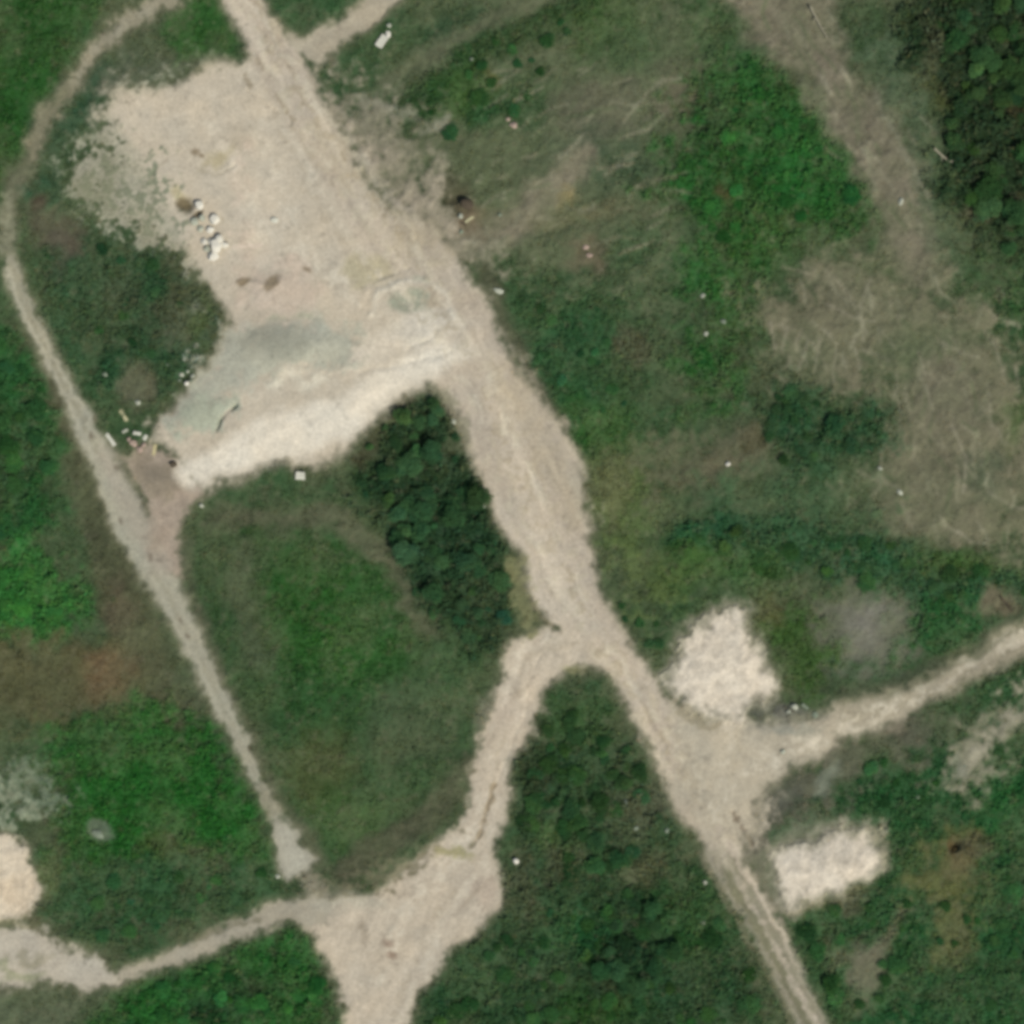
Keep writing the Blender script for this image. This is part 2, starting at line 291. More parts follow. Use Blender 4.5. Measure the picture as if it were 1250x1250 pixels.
# west track
stroke([(250,-30,26),(185,6,22),(150,32,20),(116,62,18),(98,92,14),(82,116,10),(58,150,16),(40,190,14)], 7, 5, fray=.6, col=(148,142,120), veg=.25, tall=.05, zone=3, rough=1)
for q in [(182,6,16),(150,32,12),(116,58,12),(96,90,9),(84,106,7)]: blob(q[0], q[1], q[2], q[2]*.6, -60, amp=5, col=(160,154,132), veg=.1, op=.8)
stroke([(78,110,20),(58,146,20),(36,188,20),(18,230,22),(8,270,20),(10,310,18)], 10, 4, fray=.3, col=(112,110,88), veg=.4, tall=.06, op=.8)
stroke([(358,1050,20),(374,1070,18),(396,1096,26)], 8, 4, fray=.5, col=(150,143,122), veg=.2, op=.85)
stroke([(9,240,7),(8,290,11),(15,330,13)], 8, 4, fray=.5, col=(140,142,118), veg=.25, tall=.05, zone=3, rough=.7, op=.75)
stroke([(12,318,10),(16,335,14),(32,375,16),(54,420,18),(78,470,21),(106,525,26),(124,560,29),(150,620,46),(186,690,40),(215,745,30),(240,795,26),(266,850,23),(290,900,19),(316,955,15),(334,990,13),(352,1024,22)], 5.5, 3, fray=.22, col=(166,163,143), zone=3, **BARE)
stroke([(318,958,14),(334,988,16)], 6, 3, fray=.4, col=(116,114,94), op=.6)
poly([(336,1000),(350,1008),(366,1034),(386,1050),(374,1064),(353,1074),(342,1060),(336,1030)], 4, 3, fray=.25, col=(172,168,150), zone=3, **BARE)
poly([(140,556),(165,586),(178,614),(190,690),(220,702),(218,652),(222,630),(248,604),(226,568),(200,545),(180,548),(160,556)], 5, 4, fray=.3, col=(164,150,132), zone=3, **BARE)
poly([(150,560),(172,556),(200,562),(226,576),(232,600),(205,612),(180,606),(164,582)], 6, 5, fray=.5, col=(136,126,107), op=.75)
# cross track in the south-west
stroke([(392,1112,36),(352,1112,28),(318,1122,26),(282,1138,24),(240,1160,20),(196,1174,18),(150,1190,18),(100,1200,14)], 5, 3.5, fray=.35, col=(164,157,138), zone=5, **BARE)
stroke([(310,1122,6),(270,1136,6),(220,1150,6)], 4, 4, fray=.4, col=(100,98,74), op=.6)
poly([(-40,1128),(0,1136),(34,1130),(52,1136),(68,1152),(100,1164),(132,1180),(140,1196),(108,1212),(84,1206),(44,1200),(-40,1210)], 6, 4, fray=.5, col=(184,176,158), zone=10, **BARE)
blob(36,1172,22,8,-10, col=(126,122,94), op=.6); blob(20,1190,34,8,10, col=(134,140,104), op=.7)
poly([(-40,1006),(0,1018),(20,1021),(36,1036),(42,1062),(52,1082),(42,1106),(34,1116),(0,1124),(-40,1124)], 6, 4, fray=.45, col=(206,193,170), zone=11, **BARE)
blob(14,1090,30,26, col=(206,186,156), op=.6); blob(0,1130,50,6, col=(140,134,100), op=.7)
# eastern track and clearing
poly([(820,850),(860,880),(905,872),(940,884),(985,878),(1012,868),(1030,857),(1082,846),(1116,838),(1152,818),(1200,790),(1250,762),(1290,735),(1290,780),(1250,800),(1204,822),(1152,846),(1122,866),(1108,880),(1080,886),(1046,898),(1026,900),(1018,914),(988,928),(964,938),(953,954),(932,964),(924,980),(924,1000),(912,1024),(900,1030),(860,1000),(830,940)], 8, 4, fray=.4, col=(172,163,142), zone=6, **BARE)
stroke([(1040,872,26),(1100,858,26),(1160,832,30),(1260,782,32)], 8, 4, col=(156,148,126), op=.8); stroke([(1030,858,8),(1082,848,8),(1150,822,10),(1260,762,12)], 5, 4, fray=.4, col=(112,112,88), veg=.3, op=.8)
stroke([(1120,852,3),(1160,833,3),(1250,788,3)], 3, 3, fray=.3, col=(124,118,98), op=.7)
poly([(815,850),(860,876),(905,880),(950,900),(960,935),(930,962),(922,1000),(900,1030),(862,1000),(830,940)], 12, 6, col=(184,174,152), op=.9, zone=7)
poly([(808,832),(822,806),(834,780),(850,764),(867,748),(894,738),(911,743),(908,760),(920,780),(934,801),(948,828),(944,850),(912,868),(900,884),(880,880),(850,868),(826,852)], 14, 5, fray=.5, col=(209,198,178), zone=8, **BARE)
poly([(812,845),(850,868),(866,884),(886,878),(880,892),(858,890),(836,872)], 4, 4, fray=.5, col=(142,134,110), op=.8)
blob(968,872,46,12,4, edge=.6, amp=4, col=(112,112,100), op=.95); blob(950,884,30,12,0, col=(136,134,122), op=.7); blob(980,892,34,12,0, col=(150,150,134), op=.7)
poly([(941,1046),(954,1036),(991,1028),(1011,1016),(1038,1015),(1062,1006),(1072,1030),(1078,1060),(1050,1078),(1032,1091),(1005,1098),(964,1110),(957,1094),(945,1070)], 14, 5, fray=.45, col=(209,198,178), zone=12, **BARE)
poly([(1060,1006),(1082,1000),(1088,1030),(1078,1062),(1066,1030)], 6, 4, fray=.6, col=(158,152,128), veg=.15, op=.8)

# ---- tones and relief on the bare ground (worn, sorted and spread material, some rut shade in the colours)
poly([(150,120),(300,100),(380,170),(330,330),(240,330),(180,240)], 20, 8, col=(190,180,160), op=.5)
stroke([(232,580,34),(290,556,44),(350,530,60),(420,510,50),(470,470,34),(530,440,34),(560,430,30)], 12, 6, col=(222,213,193), op=.95)
stroke([(430,440,26),(500,410,34),(560,396,26)], 12, 6, col=(208,198,178), op=.8); blob(520,400,34,26,-20, col=(212,203,184), op=.7)
poly([(274,404),(290,392),(330,388),(380,380),(400,390),(440,410),(430,440),(400,452),(362,446),(330,462),(300,470),(262,490),(286,500),(270,522),(230,526),(200,522),(190,512),(226,478),(262,434)], 8, 5, fray=.2, col=(170,169,151), op=1)
poly([(326,426),(350,410),(378,410),(372,432),(354,446),(334,440)], 8, 4, col=(150,150,133), op=.75); poly([(212,506),(244,486),(284,492),(262,520),(230,522)], 8, 4, col=(160,166,146), op=.8)
stroke([(330,386,8),(378,382,8)], 4, 3, col=(156,160,136), op=.7)
stroke([(455,386,5),(462,356,5),(486,343,6),(520,341,6),(548,358,5),(553,386,4)], 5, 3, col=(213,206,186), op=.8); stroke([(505,338,5),(522,342,5)], 4, 3, col=(160,162,140), op=.7); stroke([(330,470,10),(352,452,12),(372,470,14),(392,460,10)], 7, 5, col=(206,199,178), op=.7)
blob(500,366,27,15,-5, edge=.5, amp=4, col=(158,160,138), op=.95)
poly([(285,180),(300,320),(290,380),(360,380),(380,340),(370,320),(300,315)], 12, 6, col=(192,176,158), op=.7)
blob(322,270,36,58,10, col=(202,191,170), op=.8); blob(450,330,26,20, col=(182,172,138), op=.7); blob(270,190,24,12,-30, col=(178,166,132), op=.8); blob(224,238,12,8, col=(180,170,132), op=.7)
poly([(386,100),(430,190),(520,300),(560,360),(520,330),(440,260),(390,180)], 12, 6, col=(184,174,152), op=.6)
for (x, y, r) in [(295,343,7),(330,345,10),(372,330,5),(296,345,4),(240,186,6),(247,190,4)]:
    blob(x, y, r*1.25, r*.8, random.uniform(-40,40), edge=.45, amp=4, col=(138,124,100), op=.85)
for q in [(336,114,350,136), (350,134,360,150), (446,208,452,220), (456,236,466,258), (478,270,490,284), (494,286,504,296), (312,66,322,82), (300,92,306,104)]:  # darker rut soil, with part of the ruts' shade painted into its colour
    stroke([(q[0],q[1],3),(q[2],q[3],4)], 3, 3, fray=.3, col=(142,130,106), op=.75)
stroke([(298,0,3),(316,18,4),(330,34,3)], 3, 2, col=(206,198,178), op=.7); stroke([(304,-4,3),(324,16,3)], 3, 2, col=(140,128,106), op=.6)
stroke([(205,195,3),(190,205,3),(187,220,3)], 3, 3, col=(164,152,130), op=.7); stroke([(240,205,3),(262,214,3),(285,206,3)], 3, 3, col=(166,156,134), op=.6)
stroke([(284,300,3),(318,298,4)], 3, 2, col=(214,198,180), op=.8)
blob(300,170,30,20,0, col=(176,165,144), op=.6)
poly([(590,440),(640,470),(690,540),(705,600),(715,640),(700,640),(650,560),(600,480)], 10, 6, col=(176,165,143), op=.9)
poly([(690,560),(712,570),(712,620),(722,644),(704,620)], 6, 4, col=(172,164,144), op=.8)
stroke([(620,560,26),(665,660,26),(690,740,30)], 12, 5, col=(196,184,163), op=.8)
stroke([(545,480,14),(590,580,10),(640,680,12),(660,740,12)], 6, 4, col=(198,186,166), op=.6)
# wheel ways worn along the road
rw = random.Random(9)
spine = [(285,-40),(335,70),(400,170),(500,320),(575,450),(620,560),(668,660),(712,750),(780,860),(850,970),(884,1040)]
for off in (-26, -19, -12, -7, 3, 9, 15, 22, 30):
    wob = [(p[0] + off * rw.uniform(.5, 1.05) * (.45 if p[1] < 130 or p[1] > 740 else 1) , p[1] - off * .4 + rw.gauss(0, 2), rw.uniform(2, 4.5)) for p in spine]
    stroke(wob, 3.5, 6, fray=.5, col=rw.choice([(160,148,124), (168,156,132), (198,189,167), (166,155,132)]), op=rw.uniform(.3, .5))
for pts in ([(300,130),(340,210),(380,320),(470,400),(560,430)], [(330,120),(380,230),(440,320),(540,410)], [(260,150),(300,240),(340,300),(420,340),(500,350)], [(610,880),(590,960),(565,1030),(500,1110),(450,1200)], [(640,850),(605,960),(590,1040),(530,1130),(490,1240)], [(690,780),(640,800),(620,860)], [(1250,775),(1100,860),(980,905),(880,960),(860,1010)], [(880,850),(900,900),(880,960)]):
    for d in (-6, 6):
        stroke([(x + d * .9, y + d * .4, rw.uniform(2, 4)) for x, y in pts], 3.5, 7, fray=.5, col=rw.choice([(162,150,128), (166,155,132), (204,195,174)]), op=rw.uniform(.3, .5))
# verge growing into the road
stroke([(630,690,20),(640,730,24),(650,768,14)], 7, 5, fray=.7, col=(126,126,88), veg=.5, tall=.08, op=.9)
stroke([(648,728,3),(660,752,3),(676,766,3)], 3, 2, col=(122,112,82), op=.7)
stroke([(545,480,10),(560,512,14),(572,545,8)], 6, 4, fray=.6, col=(120,120,92), op=.6)
blob(708,812,14,8, col=(160,158,112), op=.7)
# southern track: two wheel ways and a grassy middle
for off, c, w, op in ((-8, (162,156,136), 7, .8), (9, (160,153,132), 7, .8), (1, (118,117,92), 9, .95), (-17, (118,116,92), 7, .7), (18, (112,112,88), 7, .7)):
    stroke([(872+off,1040,w),(900+off,1092,w),(938+off,1160,w),(975+off,1230,w),(1000+off,1290,w)], 3, 2, fray=.25, col=c, op=op)
stroke([(830,960,20),(862,1010,24),(885,1050,14)], 8, 5, col=(180,170,148), op=.8); stroke([(896,990,4),(902,1010,5),(916,1030,4)], 3, 3, fray=.3, col=(112,100,82), op=.8)
# west track: wheel ways
for off, c, op in ((-6, (178,174,154), .7), (5, (172,168,148), .6), (0, (140,136,114), .7)):
    stroke([(12+off,320,4),(32+off,375,5),(54+off,420,5),(78+off,470,5),(106+off,525,5),(124+off,560,5)], 3, 2, fray=.35, col=c, op=op)
    stroke([(186+off,690,6),(240+off,795,6),(290+off,900,5),(330+off,985,4)], 4, 2, fray=.3, col=c, op=op*.7)
stroke([(128,555,16),(160,620,30),(196,690,24)], 10, 4, col=(168,160,142), op=.8); blob(190,660,16,26,20, col=(156,142,124), op=.6)
for (x, y, r) in [(112,532,5),(115,512,5),(142,570,6),(148,635,4),(182,680,6),(220,755,5),(228,775,5),(305,915,4)]:
    blob(x, y, r, r*.6, 60, amp=3, col=(110,100,84), op=.7)
# the southern fork
stroke([(602,960,4),(596,985,4),(590,1010,4),(578,1026,4)], 3, 3, fray=.3, col=(142,128,102), op=.8); stroke([(536,1036,8),(560,1040,8),(576,1042,4)], 4, 3, fray=.4, col=(150,144,106), op=.9)
blob(475,1150,9,8, col=(150,132,114), op=.8, amp=4); blob(476,1164,10,6, col=(142,124,106), op=.9, amp=4); blob(440,1140,6,18,-15, col=(164,152,132), op=.7); stroke([(415,1132,3),(440,1134,3),(446,1155,3)], 3, 3, fray=.3, col=(150,138,116), op=.6)
blob(430,1100,50,14,3, col=(178,172,152), op=.7); blob(590,1090,18,22,0, col=(176,160,140), op=.7); stroke([(560,1110,3),(585,1085,3),(600,1070,3)], 3, 3, col=(160,146,124), op=.5)
stroke([(595,870,30),(620,870,40)], 14, 6, col=(196,182,162), op=.5)
for k, (x, y) in enumerate([(468,1075),(478,1086),(456,1080),(487,1070),(498,1058),(505,1066),(520,1040),(566,1012),(574,1030),(578,940)]):
    blob(x, y, 6, 3.6, random.uniform(-40,60), amp=3, col=(104,100,74), op=.75)
poly([(110,170),(200,180),(230,260),(230,300),(180,290),(110,250)], 14, 5, speck=.62, col=(104,116,92), veg=.5, tall=.08, op=.8)
poly([(380,1070),(430,1062),(500,1040),(540,1020),(520,1060),(460,1092),(400,1100)], 5, 4, speck=.3, col=(112,108,84), veg=.3, tall=.06, op=.8)
# dark hollow beside the white boulders
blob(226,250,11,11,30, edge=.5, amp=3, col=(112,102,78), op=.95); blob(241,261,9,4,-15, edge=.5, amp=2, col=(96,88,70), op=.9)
blob(270,268,3,5, amp=1, col=(150,140,116), op=.5)

# worn verge: thin, trampled turf along every edge of bare ground
def blur(A, r, n=2):
    for _ in range(n):
        for ax in (0, 1):
            c = np.cumsum(A, axis=ax); k = 2 * r + 1
            c = np.roll(c, -r, ax) - np.roll(c, r + 1, ax); A = c / k
    return np.clip(A, 0, 1)
near = np.clip(blur(ROUGH, 4) * 1.6 * (1 + .5 * n12 + .35 * n30), 0, 1) * (1 - ROUGH)
COL += (lin((124, 120, 96)) - COL) * (near * .8)[..., None]
VEG *= 1 - .65 * near; TALL *= 1 - .6 * near
far_ = np.clip((1 - blur(ROUGH, 4)) * 1.3 * (1 + .6 * n12 + .5 * n6), 0, 1) * ROUGH
COL += (lin((132, 128, 102)) - COL) * (far_ * .3)[..., None]
# natural mottling of every surface
dirt = ROUGH
mott = 1 + 0.06 * n12 + 0.03 * n6 + 0.05 * n30
COL *= (1 + (mott - 1) * (0.9 * dirt + 2.2 * (1 - dirt)))[..., None]
warm = (n30 * .02 * dirt)[..., None] * np.array([1.0, 0.0, -1.2])
COL *= 1 + warm
turf = 1 - dirt
ol = np.clip(.14 + .30 * fbm(GX, GY, 48, 700, 4, .6), 0, .6) * turf * np.clip(1.3 - 1.1 * TALL, .3, 1)
COL += (lin((100, 108, 76)) - COL) * ol[..., None]
st = np.maximum(0, 1 - 3.2 * np.abs(fbm(GX * .5 + warpx * 8, GY + warpy * 8, 22, 720, 3))) * sstep(-.1, .5, fbm(GX, GY, 80, 740, 2))
COL += (lin((122, 122, 94)) - COL) * (st * turf * .22 * np.clip(1.2 - 1.6 * TALL, .15, 1))[..., None]
COL *= 1 + dirt[..., None] * np.array([.08, .075, .042])
# small stones and worn specks on bare ground
def lanes(ang, seed, along=70, across=7):
    a = R(ang); u = GX * math.cos(a) + GY * math.sin(a) + warpx * 4; v = -GX * math.sin(a) + GY * math.cos(a) + warpy * 4
    return fbm(u / along * across, v, across, seed, 3)
for zs, ang in (((1,), 63), ((4,), 116), ((3,), 64), ((5, 10), -18), ((6, 9), -26)):
    COL *= (1 + .075 * lanes(ang, 600 + ang) * np.isin(ZONE, zs))[..., None]
for zs, ang in (((1,), 64), ((4,), 116), ((6, 9), -26)):
    COL *= (1 + .10 * lanes(ang, 800 + ang, 130, 17) * np.isin(ZONE, zs))[..., None]
COL *= (1 + .045 * lanes(-28, 660, 40, 9) * (ZONE == 2))[..., None]
COL *= (1 + 0.07 * sstep(.55, .95, n4) * dirt - 0.16 * sstep(.55, 1.0, fbm(GX, GY, 8, 330, 3)) * dirt)[..., None]
# dead stems and bare specks in the meadow
spk = sstep(.45, .9, fbm(GX, GY, 7, 350, 3)) * (1 - dirt)
COL += (lin((118, 114, 90)) - COL) * (spk * .25)[..., None]

# relief
inside = ((GX > -60) & (GX < 1310) & (GY > -60) & (GY < 1310))
HGT += 0.9 * fbm(GX, GY, 420, 400, 2) * np.where(inside, 1, 1.0)
HGT += (1 - dirt) * (0.16 * n30 + 0.10 * n12 + .03 * n6) + 0.10 * (1 - dirt) + dirt * (0.020 * n12 + 0.012 * n6 + .03 * n30)
mound(345,425,66,36,-8,.95); mound(240,505,46,26,-25,.45); mound(500,366,30,18,-5,-.35); mound(500,366,48,32,-5,.35); mound(520,405,40,24,-20,.25)
mound(872,810,56,56,0,.5); mound(1010,1056,66,44,-18,.5); mound(330,350,40,22,0,.3); mound(226,250,13,13,0,-.7); mound(241,262,10,6,-15,-.35)
mound(568,256,24,16,20,.55); mound(558,240,16,12,0,-.5); mound(1168,1034,10,9,0,-.9); mound(1185,1042,22,16,0,.5); mound(195,590,34,20,40,.45); mound(968,868,40,14,0,.35)
mound(700,600,20,60,-20,.25); mound(225,461,6,6,0,-.35); mound(272,518,5,5,0,.1)
def ridge(pts, w, h):
    pts = [(p[0], p[1], w * 2) for p in pts]; xs = [p[0] for p in pts]; ys = [p[1] for p in pts]
    sl = box(min(xs), min(ys), max(xs), max(ys), w * 3)
    x, y = warped(sl, 4); d = w - stroke_sd(x, y, pts)
    HGT[sl] += h * np.exp(-(d / (w * .6)) ** 2) * (0.7 + .6 * n12[sl])
for pts, w, h in [([(262,524),(274,508),(286,496)], 4, -.45), ([(440,455),(480,447),(520,440),(545,430)], 7, -.16), ([(500,425),(520,412),(530,404)], 6, -.16), ([(455,386),(462,356),(486,343),(520,341),(548,358),(553,386)], 7, .18), ([(440,372),(452,350),(480,336)], 6, .12), ([(330,466),(352,448),(392,456),(430,442)], 9, .16), ([(440,350),(470,336),(500,324)], 5, -.18),
                  ([(300,110),(330,130),(356,148)], 3, -.25), ([(445,205),(462,240),(490,275),(520,300)], 5, -.25), ([(440,200),(475,262),(505,290)], 4, .2), ([(318,30),(345,70),(372,110)], 4, -.12),
                  ([(600,480),(650,580),(690,680),(720,740)], 4, -.1), ([(570,490),(620,600),(660,690),(690,770),(760,850),(830,960)], 4, -.09), ([(630,520),(680,610),(700,660),(740,760),(800,850)], 4, -.09),
                  ([(655,530),(665,560),(690,600)], 3, .12), ([(602,960),(594,990),(588,1015),(576,1030)], 3, -.13), ([(648,728),(660,752),(678,768)], 3, -.25), ([(290,343),(335,348),(345,340)], 5, .2), ([(660,800),(640,880),(605,960)], 4, -.08),
                  ([(188,205),(186,222),(196,236)], 3, -.12), ([(240,206),(262,214),(288,204)], 3, -.12), ([(895,990),(905,1012),(920,1040)], 4, -.25)]:
    ridge(pts, w, h)
HGT += np.isin(ZONE, (8, 11, 12)) * (.05 * n12 + .025 * n6 + .15)
COL *= (1 + np.isin(ZONE, (8, 12)) * .07 * (n12 + n6))[..., None]
WIDE = sstep(1500, 9000, np.maximum(np.abs(GX - 625), np.abs(GY - 625)))
HGT *= 1 - WIDE * .7

ALB = np.clip(COL * GAIN, 0.004, 0.8)

# bilinear look-up in the fine part
def look(A, px, py):
    fx = np.clip((px - fine[0]) / STEP, 0, nF - 1.001); fy = np.clip((py - fine[0]) / STEP, 0, nF - 1.001)
    i = fx.astype(int); j = fy.astype(int); u = fx - i; v = fy - j
    i = i + o0; j = j + o0
    if A.ndim == 3: u = u[:, None]; v = v[:, None]
    return (A[j, i] * (1 - u) + A[j, i + 1] * u) * (1 - v) + (A[j + 1, i] * (1 - u) + A[j + 1, i + 1] * u) * v
def hz(px, py): return float(look(HGT, np.array([px], float), np.array([py], float))[0])

# ------------------------------------------------------------------ materials
def nodemat(name):
    m = bpy.data.materials.new(name); m.use_nodes = True
    nt = m.node_tree; nt.nodes.clear()
    return m, nt, nt.nodes.new, nt.links.new
def ground_mat():
    m, nt, N, L = nodemat('earth_and_turf')
    out = N('ShaderNodeOutputMaterial'); b = N('ShaderNodeBsdfPrincipled'); L(b.outputs[0], out.inputs[0])
    b.inputs['Roughness'].default_value = .95; b.inputs['Specular IOR Level'].default_value = .15
    a = N('ShaderNodeVertexColor'); a.layer_name = 'albedo'
    tc = N('ShaderNodeTexCoord')
    n = N('ShaderNodeTexNoise'); n.inputs['Scale'].default_value = 3.2; n.inputs['Detail'].default_value = 6; L(tc.outputs['Object'], n.inputs['Vector'])
    mr = N('ShaderNodeMapRange'); mr.inputs['From Min'].default_value = .3; mr.inputs['From Max'].default_value = .7; mr.inputs['To Min'].default_value = .86; mr.inputs['To Max'].default_value = 1.14
    L(n.outputs[0], mr.inputs['Value'])
    mx = N('ShaderNodeMix'); mx.data_type = 'RGBA'; mx.blend_type = 'MULTIPLY'; mx.inputs['Factor'].default_value = 1
    L(a.outputs['Color'], mx.inputs[6]); L(mr.outputs[0], mx.inputs[7]); L(mx.outputs[2], b.inputs['Base Color'])
    n2 = N('ShaderNodeTexNoise'); n2.inputs['Scale'].default_value = 6; n2.inputs['Detail'].default_value = 5; L(tc.outputs['Object'], n2.inputs['Vector'])
    bp = N('ShaderNodeBump'); bp.inputs['Strength'].default_value = .35; bp.inputs['Distance'].default_value = .06
    L(n2.outputs[0], bp.inputs['Height']); L(bp.outputs[0], b.inputs['Normal'])
    return m
def leaf_mat(name, tint=False):
    m, nt, N, L = nodemat(name)
    out = N('ShaderNodeOutputMaterial'); d = N('ShaderNodeBsdfDiffuse'); t = N('ShaderNodeBsdfTranslucent'); mix = N('ShaderNodeMixShader')
    mix.inputs[0].default_value = .32
    a = N('ShaderNodeVertexColor'); a.layer_name = 'albedo'
    src = a.outputs['Color']
    if tint:
        oi = N('ShaderNodeObjectInfo'); mx = N('ShaderNodeMix'); mx.data_type = 'RGBA'; mx.blend_type = 'MULTIPLY'; mx.inputs['Factor'].default_value = 1
        L(src, mx.inputs[6]); L(oi.outputs['Color'], mx.inputs[7]); src = mx.outputs[2]
    L(src, d.inputs[0]); L(src, t.inputs[0]); L(d.outputs[0], mix.inputs[1]); L(t.outputs[0], mix.inputs[2]); L(mix.outputs[0], out.inputs[0])
    return m
def solid(name, rgb, var=.2, rough=.85, scale=5, bump=.4):
    """stone, wood, rubble: mottled, with a fine bump"""
    m, nt, N, L = nodemat(name)
    out = N('ShaderNodeOutputMaterial'); b = N('ShaderNodeBsdfPrincipled'); L(b.outputs[0], out.inputs[0])
    b.inputs['Roughness'].default_value = rough; b.inputs['Specular IOR Level'].default_value = .25
    tc = N('ShaderNodeTexCoord'); n = N('ShaderNodeTexNoise'); n.inputs['Scale'].default_value = scale; n.inputs['Detail'].default_value = 6
    L(tc.outputs['Object'], n.inputs['Vector'])
    cr = N('ShaderNodeValToRGB'); c = lin(rgb) * GAIN * 1.05
    cr.color_ramp.elements[0].position = .3; cr.color_ramp.elements[1].position = .7
    cr.color_ramp.elements[0].color = (*[max(0, v * (1 - var)) for v in c], 1); cr.color_ramp.elements[1].color = (*[min(.85, v * (1 + var)) for v in c], 1)
    L(n.outputs[0], cr.inputs[0]); L(cr.outputs[0], b.inputs['Base Color'])
    bp = N('ShaderNodeBump'); bp.inputs['Strength'].default_value = bump; bp.inputs['Distance'].default_value = .05
    L(n.outputs[0], bp.inputs['Height']); L(bp.outputs[0], b.inputs['Normal'])
    return m
GROUND = ground_mat(); LEAF = leaf_mat('leaf_cover'); CROWN = leaf_mat('crown_leaf', True)
BARK = solid('bark', (104, 92, 76)); WHITE = solid('white_limestone', (226, 220, 200), .12); PALE = solid('pale_stone', (178, 180, 158), .15)
PINK = solid('pink_rubble', (176, 154, 136), .15); CONC = solid('pale_concrete', (206, 204, 184), .1); WOODY = solid('weathered_wood', (186, 180, 140), .18, scale=9)
DEAD = solid('dead_wood', (160, 154, 128), .2, scale=9); GREYST = solid('grey_stone', (128, 138, 116), .18); YWOOD = solid('straw_wood', (196, 184, 138), .15, scale=9); DARKW = solid('dark_wood', (84, 74, 58), .25, scale=8)

# ------------------------------------------------------------------ mesh helpers
def mesh_from(name, V, F4, col=None, smooth=False, normals=None):
    me = bpy.data.meshes.new(name); n = len(F4)
    me.vertices.add(len(V)); me.vertices.foreach_set('co', np.ascontiguousarray(V, dtype=np.float32).ravel())
    me.loops.add(n * 4); me.loops.foreach_set('vertex_index', np.ascontiguousarray(F4, dtype=np.int32).ravel())
    me.polygons.add(n); me.polygons.foreach_set('loop_start', np.arange(0, n * 4, 4, dtype=np.int32))
    me.update(calc_edges=True)
    if smooth: me.polygons.foreach_set('use_smooth', np.ones(n, dtype=bool))
    if col is not None:
        a = me.color_attributes.new('albedo', 'FLOAT_COLOR', 'POINT')
        a.data.foreach_set('color', np.concatenate([col, np.ones((len(col), 1))], 1).astype(np.float32).ravel())
    if normals is not None: me.normals_split_custom_set_from_vertices(normals)
    return me
def put(name, me, mat, parent=None):
    if not me.materials: me.materials.append(mat)
    o = bpy.data.objects.new(name, me); C.objects.link(o)
    if parent: o.parent = parent
    return o
def tag(o, label=None, cat=None, group=None, kind=None):
    if label: o['label'] = label
    if cat: o['category'] = cat
    if group: o['group'] = group
    if kind: o['kind'] = kind
    return o
def empty(name, loc, rz=0):
    o = bpy.data.objects.new(name, None); C.objects.link(o); o.location = loc; o.rotation_euler = (0, 0, rz); o.empty_display_size = .3
    return o

# ------------------------------------------------------------------ the ground, cut along the edges of road and yard
PX = wx(GX); PY = wy(GY)
V = np.stack([PX, PY, HGT], -1).reshape(-1, 3)
gy_, gx_ = np.gradient(HGT, PY[:, 0], PX[0, :])
NRM = np.stack([-gx_, -gy_, np.ones_like(HGT)], -1); NRM /= np.linalg.norm(NRM, axis=-1, keepdims=True)
NRM = NRM.reshape(-1, 3); CA = ALB.reshape(-1, 3)
idx = np.arange(nA * nA).reshape(nA, nA)
F = np.stack([idx[1:, :-1], idx[1:, 1:], idx[:-1, 1:], idx[:-1, :-1]], -1).reshape(-1, 4)
FZ = ZONE[:-1, :-1].reshape(-1)
names = {0: 'ground', 1: 'sandy_road', 2: 'gravel_yard', 3: 'dirt_track', 4: 'sandy_track', 5: 'dirt_track', 6: 'dirt_road', 7: 'sandy_clearing', 8: 'sand_patch', 9: 'dirt_track', 10: 'sand_patch', 11: 'sand_patch', 12: 'sand_patch'}
for z, nm in names.items():
    f = F[FZ == z]
    if not len(f): continue
    used, inv = np.unique(f, return_inverse=True)
    me = mesh_from(nm, V[used], inv.reshape(-1, 4), CA[used], True, NRM[used])
    tag(put(nm, me, GROUND), kind='structure')

# ------------------------------------------------------------------ ground cover
def leaves(P, nrm, az, ln, wd):
    """kite-shaped leaves: P base points, nrm tilt from the vertical, az heading"""
    n = len(P)
    d = np.stack([np.cos(az) * np.cos(nrm), np.sin(az) * np.cos(nrm), np.sin(nrm)], -1)
    s = np.stack([-np.sin(az), np.cos(az), rng.normal(0, .25, n)], -1)
    V = np.empty((n, 4, 3)); L = ln[:, None]; W = wd[:, None]
    V[:, 0] = P; V[:, 1] = P + d * L * .5 + s * W * .5; V[:, 3] = P + d * L * .5 - s * W * .5
    V[:, 2] = P + d * L; V[:, 2, 2] -= ln * .18
    return V.reshape(-1, 3), np.arange(n * 4).reshape(-1, 4)

N0 = 620000
px = rng.uniform(-36, 1286, N0); py = rng.uniform(-36, 1286, N0)
veg = look(VEG, px, py); tall = look(TALL, px, py)
clump = fbm(px, py, 17, 500, 4, .6); fine_c = fbm(px, py, 5, 520, 2)
keep = rng.random(N0) < veg * np.clip(.62 + .45 * clump, .1, 1) * (0.35 + 1.5 * np.minimum(tall, .5))
px, py, tall, clump, fine_c = px[keep], py[keep], tall[keep], clump[keep], fine_c[keep]
col = look(ALB, px, py)
n = len(px)
dome = tall * np.clip(.45 + 1.35 * clump + .3 * fine_c, 0, 2.2)
z = look(HGT, px, py) + dome * rng.uniform(.5, 1.0, n)
flow = fbm(px, py, 120, 540, 2) * 3 + .9
az = flow + rng.normal(0, 1.1, n)
tilt = rng.uniform(-.1, .75, n)
ln = (.16 + tall * .55) * rng.uniform(.6, 1.5, n); wd = ln * rng.uniform(.28, .5, n)
bright = np.exp(rng.normal(0, .16, n) + .12 * fine_c + .16 * clump)
COVER = 1.42
col = col * (bright * COVER)[:, None]
hue = rng.normal(.03, .07, n); col[:, 0] *= 1 + hue; col[:, 2] *= 1 - hue
